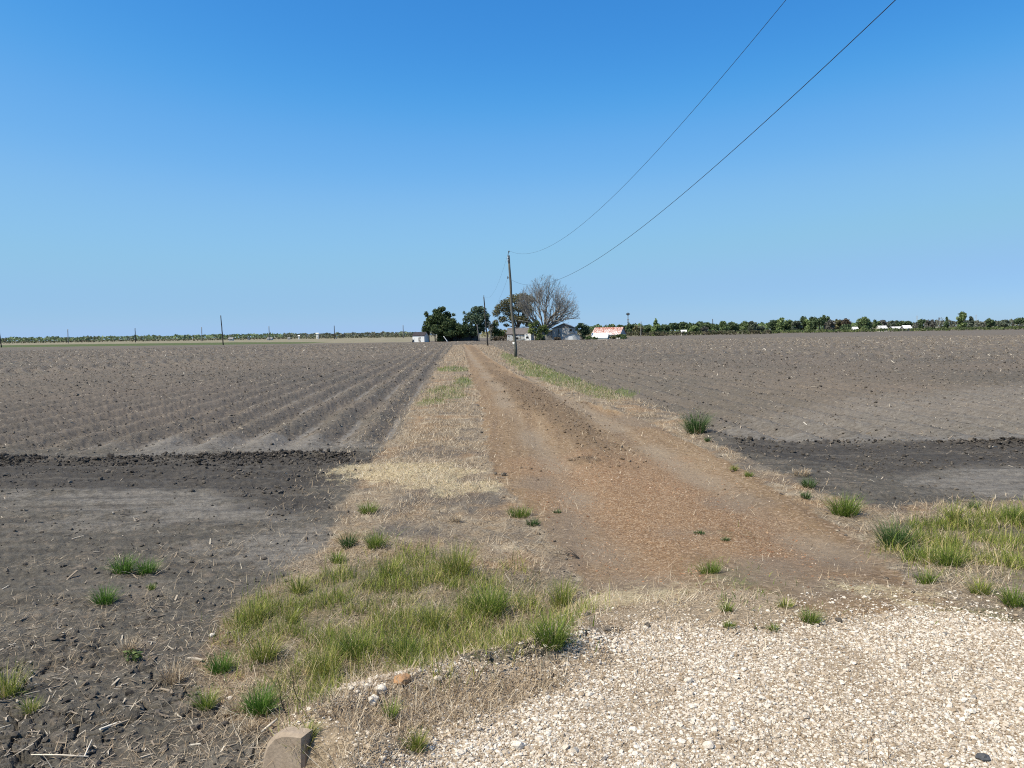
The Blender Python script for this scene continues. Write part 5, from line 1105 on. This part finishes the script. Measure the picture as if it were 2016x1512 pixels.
wood_mass('scrub', 'green hedge of scrub in front of the right hand trees', 1500, 2120, 352, 376, 0.6, 1.9, 7000, 0.34, leaf_mat('hedge_leaves', [(0, (0.05, 0.07, 0.028)), (0.5, (0.095, 0.12, 0.042)), (1, (0.165, 0.18, 0.068))], 0.15), 307)
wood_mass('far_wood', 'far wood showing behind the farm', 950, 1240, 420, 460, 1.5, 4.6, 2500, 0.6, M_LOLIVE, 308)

# ------------------------------------------------------------------ single tufts of grass, weeds, stones, culvert
M_TUFTG = leaf_mat('bright_blades', [(0, (0.035, 0.080, 0.012)), (0.5, (0.090, 0.185, 0.026)), (0.85, (0.17, 0.28, 0.05)), (1, (0.32, 0.37, 0.12))], 0.3)
M_TUFTD = leaf_mat('deep_blades', [(0, (0.024, 0.050, 0.012)), (0.5, (0.060, 0.115, 0.028)), (0.85, (0.125, 0.19, 0.06)), (1, (0.27, 0.31, 0.14))], 0.3)
MATS = {'b': M_TUFTG, 'd': M_TUFTD, 'g': M_GREEN, 'y': M_YGREEN, 't': M_DRY}
NB = {}
def tuft(u, v, wp, hp, kind, label, dens=1.0, stiff=0.0, seed=0, name='grass_tuft', dead=0.12):
    P = on_ground(u, v); Y = max(P[1], 0.5); dist = math.hypot(P[0], math.hypot(Y, CZ)); k = dist / FP
    W = wp * k; H = hp * k / math.cos(math.radians(18 if Y < 8 else 6)) * 1.08; g = np.random.default_rng(1000 + seed); px = k * 1.97
    n = int(np.clip(80 * dens * (wp * hp / 1000.0) ** 0.75 + 90, 90, 900)); e = (np.sqrt(g.random(n)) * 0.42); a = g.uniform(0, 6.28, n)
    bx = e * np.cos(a) * W * 0.62; by = e * np.sin(a) * W * 0.5
    az = a + g.normal(0, 0.7, n); lean = np.abs(g.normal(0.10 + e * 1.1, 0.16, n)) * (1 - stiff * 0.6); hh = H * g.uniform(0.55, 1.08, n) * (1 - 0.3 * e)
    w = np.clip(np.exp(g.normal(math.log(0.0028), 0.35, n)), 0.42 * px * g.uniform(0.7, 1.3, n), 0.05)
    z0 = ground_z(bx + P[0], by + P[1]); zc = gz(P[0], P[1])
    V, Q, T, kk = blade_arrays(bx, by, z0 - zc - 0.01, hh, az, lean, w, np.abs(g.normal(0.65, 0.55, n)) * (1 - stiff * 0.5), g)
    o = np_obj(name, V, [Q, T], MATS[kind], None, {'tint': np.repeat(np.clip(g.beta(2.0, 2.2, n), 0, 1), kk)}); o.location = (P[0], P[1], zc)
    if dead > 0:
        m = int(n * dead) + 6; a = g.uniform(0, 6.28, m); e = g.uniform(0.1, 0.6, m)
        V, Q, T, kk = blade_arrays(e * np.cos(a) * W, e * np.sin(a) * W * 0.8, np.full(m, 0.004), H * g.uniform(0.3, 0.8, m), a + g.normal(0, .6, m), g.normal(1.1, 0.3, m), np.clip(g.uniform(0.0025, 0.004, m), 0.5 * px, 0.05), g.normal(0.3, 0.3, m), g)
        np_obj('dead_foliage', V, [Q, T], M_DRY, o, {'tint': np.repeat(g.random(m), kk)})
    return tag(o, label, 'grass' if name == 'grass_tuft' else 'weed', 'tufts of grass')
TF = [
 (243, 1130, 52, 42, 'b', 'bright green tuft on dark soil, left one of a touching pair', 1.3), (289, 1130, 54, 34, 'b', 'bright green tuft on dark soil, right one of a touching pair', 1.3),
 (206, 1190, 42, 38, 'b', 'small bright green ball of grass alone on cracked soil', 1.4), (298, 1163, 16, 14, 'g', 'tiny green sprig below the touching pair of tufts', 0.6),
 (435, 1322, 52, 44, 'b', 'vivid green tuft at the edge of the dark soil and the grass', 1.4), (408, 1393, 38, 50, 'g', 'sparse thin green tuft left of the vivid low spiky one', 0.7),
 (513, 1406, 68, 58, 'b', 'large vivid spiky tuft above the concrete culvert', 1.6), (340, 1340, 60, 40, 't', 'dry tan tuft beside a dark clod in the near field', 1.0),
 (252, 1288, 42, 32, 't', 'dry tan tuft behind the small leafy weed', 0.8), (725, 1010, 50, 30, 'g', 'lone green tuft below the yellow straw patch', 1.3), (686, 1078, 36, 42, 'd', 'dark narrow tuft, left of two at the field edge', 1.2),
 (741, 1080, 56, 44, 'g', 'spiky light green tuft, right of two at the field edge', 1.1), (663, 1108, 36, 30, 'g', 'small faint tuft below the dark narrow one', 0.9), (765, 1135, 60, 50, 'y', 'yellow green tuft below the spiky light green one', 1.0),
 (898, 1132, 80, 76, 'y', 'tall stalky tuft in the middle of the verge', 1.0), (1022, 1016, 72, 28, 'g', 'wide low tuft at the left edge of the track', 1.3), (1049, 1034, 44, 18, 'd', 'dark low tuft just under the wide low one', 1.2),
 (1097, 1008, 22, 12, 'd', 'tiny tuft on the bare track edge', 0.8), (896, 1027, 30, 22, 't', 'sparse dry sprig on the trampled verge', 0.6), (958, 1212, 110, 68, 'g', 'broadest green clump in the near verge grass', 1.3),
 (1105, 1192, 62, 60, 'y', 'upright stalky tuft by the track beside the straw', 0.8), (855, 1240, 70, 60, 'y', 'grey green tuft in the centre of the near grass', 0.9), (590, 1170, 55, 45, 'y', 'yellowish tuft at the upper left of the near grass', 0.8),
 (500, 1225, 60, 50, 'y', 'yellowish tuft at the left tip of the near grass', 0.8), (575, 1225, 30, 40, 'y', 'slim yellow tuft inside the left tip of the near grass', 0.7), (520, 1300, 70, 60, 'y', 'olive tuft above the vivid green edge tuft', 1.0), (700, 1290, 80, 65, 'g', 'leafy clump above the white stone bank', 1.0),
 (800, 1295, 80, 60, 'g', 'fresh green clump above the loose stones', 1.0), (1085, 1270, 80, 70, 'g', 'grassy clump where the verge meets the gravel', 1.0), (640, 1330, 70, 70, 'y', 'long stalky clump above the culvert bank', 0.8),
 (1371, 853, 62, 54, 'd', 'dark rounded bush of grass alone at the right field edge', 1.6), (1393, 869, 14, 13, 'd', 'tiny tuft in front of the dark rounded bush', 0.8),
 (1662, 1014, 76, 48, 'g', 'large green tuft fanning to the right at the track edge', 1.5), (1762, 1082, 72, 62, 'd', 'tall dense dark tuft nearest the track on the right', 1.6), (1592, 960, 36, 24, 'd', 'dark tuft below the tan tuft on the right', 1.1),
 (1474, 938, 24, 15, 'g', 'small tuft at the start of the right verge', 0.9), (1445, 926, 16, 16, 'y', 'thin sprig at the start of the right verge', 0.7), (1578, 938, 46, 20, 't', 'tan dry tuft at the field edge on the right', 1.0), (1917, 1002, 26, 26, 'd', 'small dark tuft standing alone on the right soil', 1.2),
 (1880, 1032, 34, 46, 'y', 'thin reddish green tuft behind the right grass', 0.9), (1992, 1030, 52, 40, 'g', 'green tuft at the right photo edge behind the others', 1.0), (1800, 1106, 62, 36, 'g', 'leaning tuft right of the tall dense dark one', 1.1), (1865, 1118, 72, 44, 'g', 'wide tuft in front of the yellow green mass', 1.1),
 (1825, 1152, 44, 34, 'g', 'pale bluish tuft at the foot of the right grass', 0.7), (1996, 1196, 52, 42, 'g', 'tuft at the right photo edge above the gravel', 1.1), (1930, 1172, 50, 34, 'y', 'faint tuft in the dry grass left of the edge tuft', 0.8), (1586, 983, 26, 18, 'd', 'small tuft left of the fanning green one', 0.9),
 (1398, 1131, 60, 32, 'g', 'pale spiky tuft in the middle of the track', 0.9), (1376, 1051, 36, 10, 'd', 'flat mat of green in the upper track', 1.0), (1428, 1065, 28, 10, 'd', 'flat dark mat right of the upper one in the track', 1.0), (1431, 1205, 30, 24, 'g', 'small tuft in the straw above the gravel', 0.9),
 (1436, 1236, 26, 18, 'g', 'tiny tuft on the gravel rim, left of two', 0.9), (1521, 1241, 24, 18, 'g', 'tiny tuft on the gravel rim, right of two', 0.9), (1596, 1226, 46, 34, 'g', 'sprawling tuft on the gravel rim beside the wheel path', 0.9), (1546, 1198, 42, 20, 'y', 'yellowish mat of weeds above the gravel rim', 1.0),
 (815, 1480, 50, 30, 'y', 'olive sprig low in the dry grass bank', 0.7), (822, 1478, 20, 46, 'y', 'upright thin sprig in the dry grass bank', 0.4), (770, 1430, 24, 46, 'g', 'dark stalks rising from the dry bank', 0.4), (600, 1465, 50, 40, 'y', 'olive tuft at the right side of the concrete', 0.8),
 (15, 1370, 60, 60, 'y', 'faint green tuft cut by the left photo edge', 0.5), (60, 1400, 40, 30, 'y', 'thin green sprigs near the left photo edge', 0.4), (490, 1440, 30, 26, 't', 'dry sprig left of the concrete top', 0.7), (465, 1400, 44, 34, 't', 'dry orange tuft left of the large vivid one', 0.9)]
for i, q in enumerate(TF):
    tuft(*q[:6], q[6], 0.4 if 'stalk' in q[5] or 'upright' in q[5] else 0.0, i)

# leafy weed
P = on_ground(268, 1303); g = np.random.default_rng(77)
w = empty('leafy_weed', (P[0], P[1], gz(P[0], P[1])), 'low leafy weed with broad light green leaves', 'weed')
Vv, Ff, Tt = leaf_cloud([(0, 0, 0.035, 0.085, 0.05, 0.03), (-0.05, 0.03, 0.05, 0.05, 0.04, 0.03)], 110, 0.013, g, 0.2); np_obj('leaves', Vv, [Ff], M_LLIGHT, w, {'tint': Tt})
m = MB()
for k in range(7): a = g.uniform(0, 6.28); m.tube([(0, 0, 0), (0.05 * math.cos(a), 0.04 * math.sin(a), 0.035)], 0.0018, 4)
m.build('stems', M_TUFTD, w)

# dark dead weed stalks by the culvert
M_TWIG = plain_mat('dark_twig', (0.030, 0.024, 0.020), (0.060, 0.048, 0.038), 30)
M_CANE = plain_mat('pale_cane', (0.50, 0.42, 0.32), (0.66, 0.58, 0.46), 30)
for i, (ub, vb, ut, vt, lb) in enumerate([(565, 1425, 545, 1335, 'dark thin dead stalk standing behind the culvert corner'), (590, 1395, 572, 1320, 'dark thin dead stalk in the grass right of the vivid tuft')]):
    P = on_ground(ub, vb); z = gz(P[0], P[1]); t = at(ut, vt, P[1]) - np.array([P[0], P[1], z]); g = np.random.default_rng(i)
    e = empty('dead_stalk', (P[0], P[1], z), lb, 'weed', 'dead stalks'); k = np.linspace(0, 1, 6)[:, None]; pts = t * k + np.sin(k * 9) * 0.004; MB().tube(pts, np.linspace(0.0035, 0.0012, 6), 5).build('stem', M_TWIG, e)
    m = MB()
    for q in (0.35, 0.5, 0.66, 0.8): b = t * q; m.tube([b, b + np.array([g.normal(0, 0.03), g.normal(0, 0.02), 0.03])], 0.0011, 4)
    m.build('side_twigs', M_TWIG, e)
# twigs on the track edge
P = on_ground(1140, 1100); z = gz(P[0], P[1]) + 0.01; m = MB(); g = np.random.default_rng(5)
for k in range(4): a = g.uniform(2.0, 3.4); L = g.uniform(0.12, 0.3); m.tube([(0, 0, 0.0), (L * 0.5 * math.cos(a), L * 0.5 * math.sin(a), 0.03), (L * math.cos(a), L * math.sin(a), 0.05)], [0.004, 0.003, 0.0015], 5)
o = m.build('twig', M_TWIG); o.location = (P[0], P[1], z); tag(o, 'small forked dark twig lying at the left edge of the track', 'twig')
# long bleached stalk in the corner, cane by the concrete
P0 = on_ground(62, 1492); P1 = on_ground(175, 1500); P2 = on_ground(182, 1478)
c = np.array([P0[0], P0[1], gz(P0[0], P0[1]) + 0.012]); p1 = np.array([P1[0], P1[1], gz(P1[0], P1[1]) + 0.014]) - c; p2 = np.array([P2[0], P2[1], gz(P2[0], P2[1]) + 0.05]) - c
e = empty('corn_stalk', c, 'longest bleached forked stalk in the bottom left corner', 'stalk'); MB().tube([(0, 0, 0), p1 * 0.5 + np.array([0, 0, 0.004]), p1], [0.003, 0.0038, 0.004], 7).build('stem', M_CANE, e, True); MB().tube([p1 * 0.93, p2], [0.005, 0.003], 6).build('side_shoot', M_CANE, e)
P0 = on_ground(515, 1448); P1 = on_ground(546, 1430); c = np.array([P0[0], P0[1], gz(P0[0], P0[1]) + 0.012]); d1 = np.array([P1[0], P1[1], gz(P1[0], P1[1]) + 0.03]) - c
o = MB().tube([(0, 0, 0), d1 * 0.5, d1], [0.006, 0.007, 0.006], 7).build('cane_piece', M_CANE, None, True); o.location = [float(q) for q in c]; tag(o, 'pale broken cane leaning on the top of the concrete', 'cane')

# concrete culvert end: a thick slab with a rounded upper corner, half buried in the bank
Pc = on_ground(515, 1500)
def culvert():
    yy = 3.06; xl = at(509, 1512, yy)[0]; zt = hgt(570, 1424, yy); xr = xl + 0.22; zb = -0.45
    prof = [(xl - 0.03, zb), (xl - 0.005, zt - 0.20), (xl + 0.005, zt - 0.13), (xl + 0.025, zt - 0.075), (xl + 0.06, zt - 0.032), (xl + 0.105, zt - 0.008), (xl + 0.15, zt), (xr, zt + 0.01), (xr, zb)]
    bm_v = []; n = len(prof)
    for dy, ins in ((0.0, 0.012), (0.012, 0.0), (0.06, 0.0), (0.075, 0.015)):
        for (a, b) in prof:
            bm_v.append((a + (ins if a < xl + 0.14 else -ins if a == xr else 0) - xl, dy, b - (ins if b > zb + 0.1 else 0)))
    f = []
    for k in range(3):
        for i in range(n): j = (i + 1) % n; f.append((k * n + i, (k + 1) * n + i, (k + 1) * n + j, k * n + j))
    m = bpy.data.meshes.new('culvert_headwall'); m.from_pydata(bm_v, [], [tuple(q) for q in f] + [tuple(range(n)), tuple(range(4 * n - 1, 3 * n - 1, -1))]); m.update(); m.materials.append(M_CONC)
    o = link(bpy.data.objects.new('culvert_headwall', m)); o.location = (xl, yy + 0.0, 0.0); o.rotation_euler = (0, math.radians(3), math.radians(-24))
    tag(o, 'brown concrete culvert end with rounded corner sticking out of the bank', 'culvert')
culvert()

# larger stones
v, f = ico()
M_OSTONE = lump_mat('orange_stone', [(0, (0.36, 0.19, 0.085)), (1, (0.42, 0.24, 0.12))], 40)
for i, (u, vv, wp, lb, mt) in enumerate([(750, 1362, 20, 'largest pale limestone lump on the bank', M_STONE), (735, 1385, 20, 'pale limestone lump just below the largest one', M_STONE), (791, 1340, 26, 'orange brown stone lying among the white ones on the bank', M_OSTONE), (722, 1350, 13, 'pale stone left of the largest lump on the bank', M_STONE),
        (862, 1335, 13, 'white stone on the bank crest right of the orange stone', M_STONE), (452, 1372, 9, 'small white stone on the soil left of the vivid spiky tuft', M_STONE), (417, 1252, 10, 'white pebble at the tip of the near grass', M_STONE), (1395, 1478, 18, 'grey white stone low in the gravel', M_STONE),
        (1355, 1345, 14, 'bright white stone in the upper gravel', M_STONE), (1935, 1492, 18, 'dark grey stone near the bottom right corner', M_DARKM), (1018, 1475, 20, 'white stone in the heap at the bottom centre', M_STONE)]):
    P = on_ground(u, vv); g = np.random.default_rng(500 + i); r = wp * math.hypot(P[1], CZ) / FP * 0.55
    V = v.copy()
    E = {}
    def mid(a, b):
        k = (min(a, b), max(a, b))
        if k not in E: E[k] = len(VV); q = V[a] + V[b]; VV.append(q / np.linalg.norm(q))
        return E[k]
    VV = [q for q in V]; FF = []
    for a, b, c in f: x_, y_, z_ = mid(a, b), mid(b, c), mid(c, a); FF += [(a, x_, z_), (x_, b, y_), (z_, y_, c), (x_, y_, z_)]
    VV = np.array(VV) * g.uniform(0.78, 1.15, (len(VV), 1)) * np.array([g.uniform(0.9, 1.2), g.uniform(0.8, 1.1), 0.72]) * r
    o = np_obj('stone', VV, [np.array(FF)], mt, None, {'tint': np.full(len(VV), 0.55 + 0.3 * g.random())}); o.location = (P[0], P[1], gz(P[0], P[1]) + r * 0.35); tag(o, lb, 'stone', 'larger stones on and near the driveway')
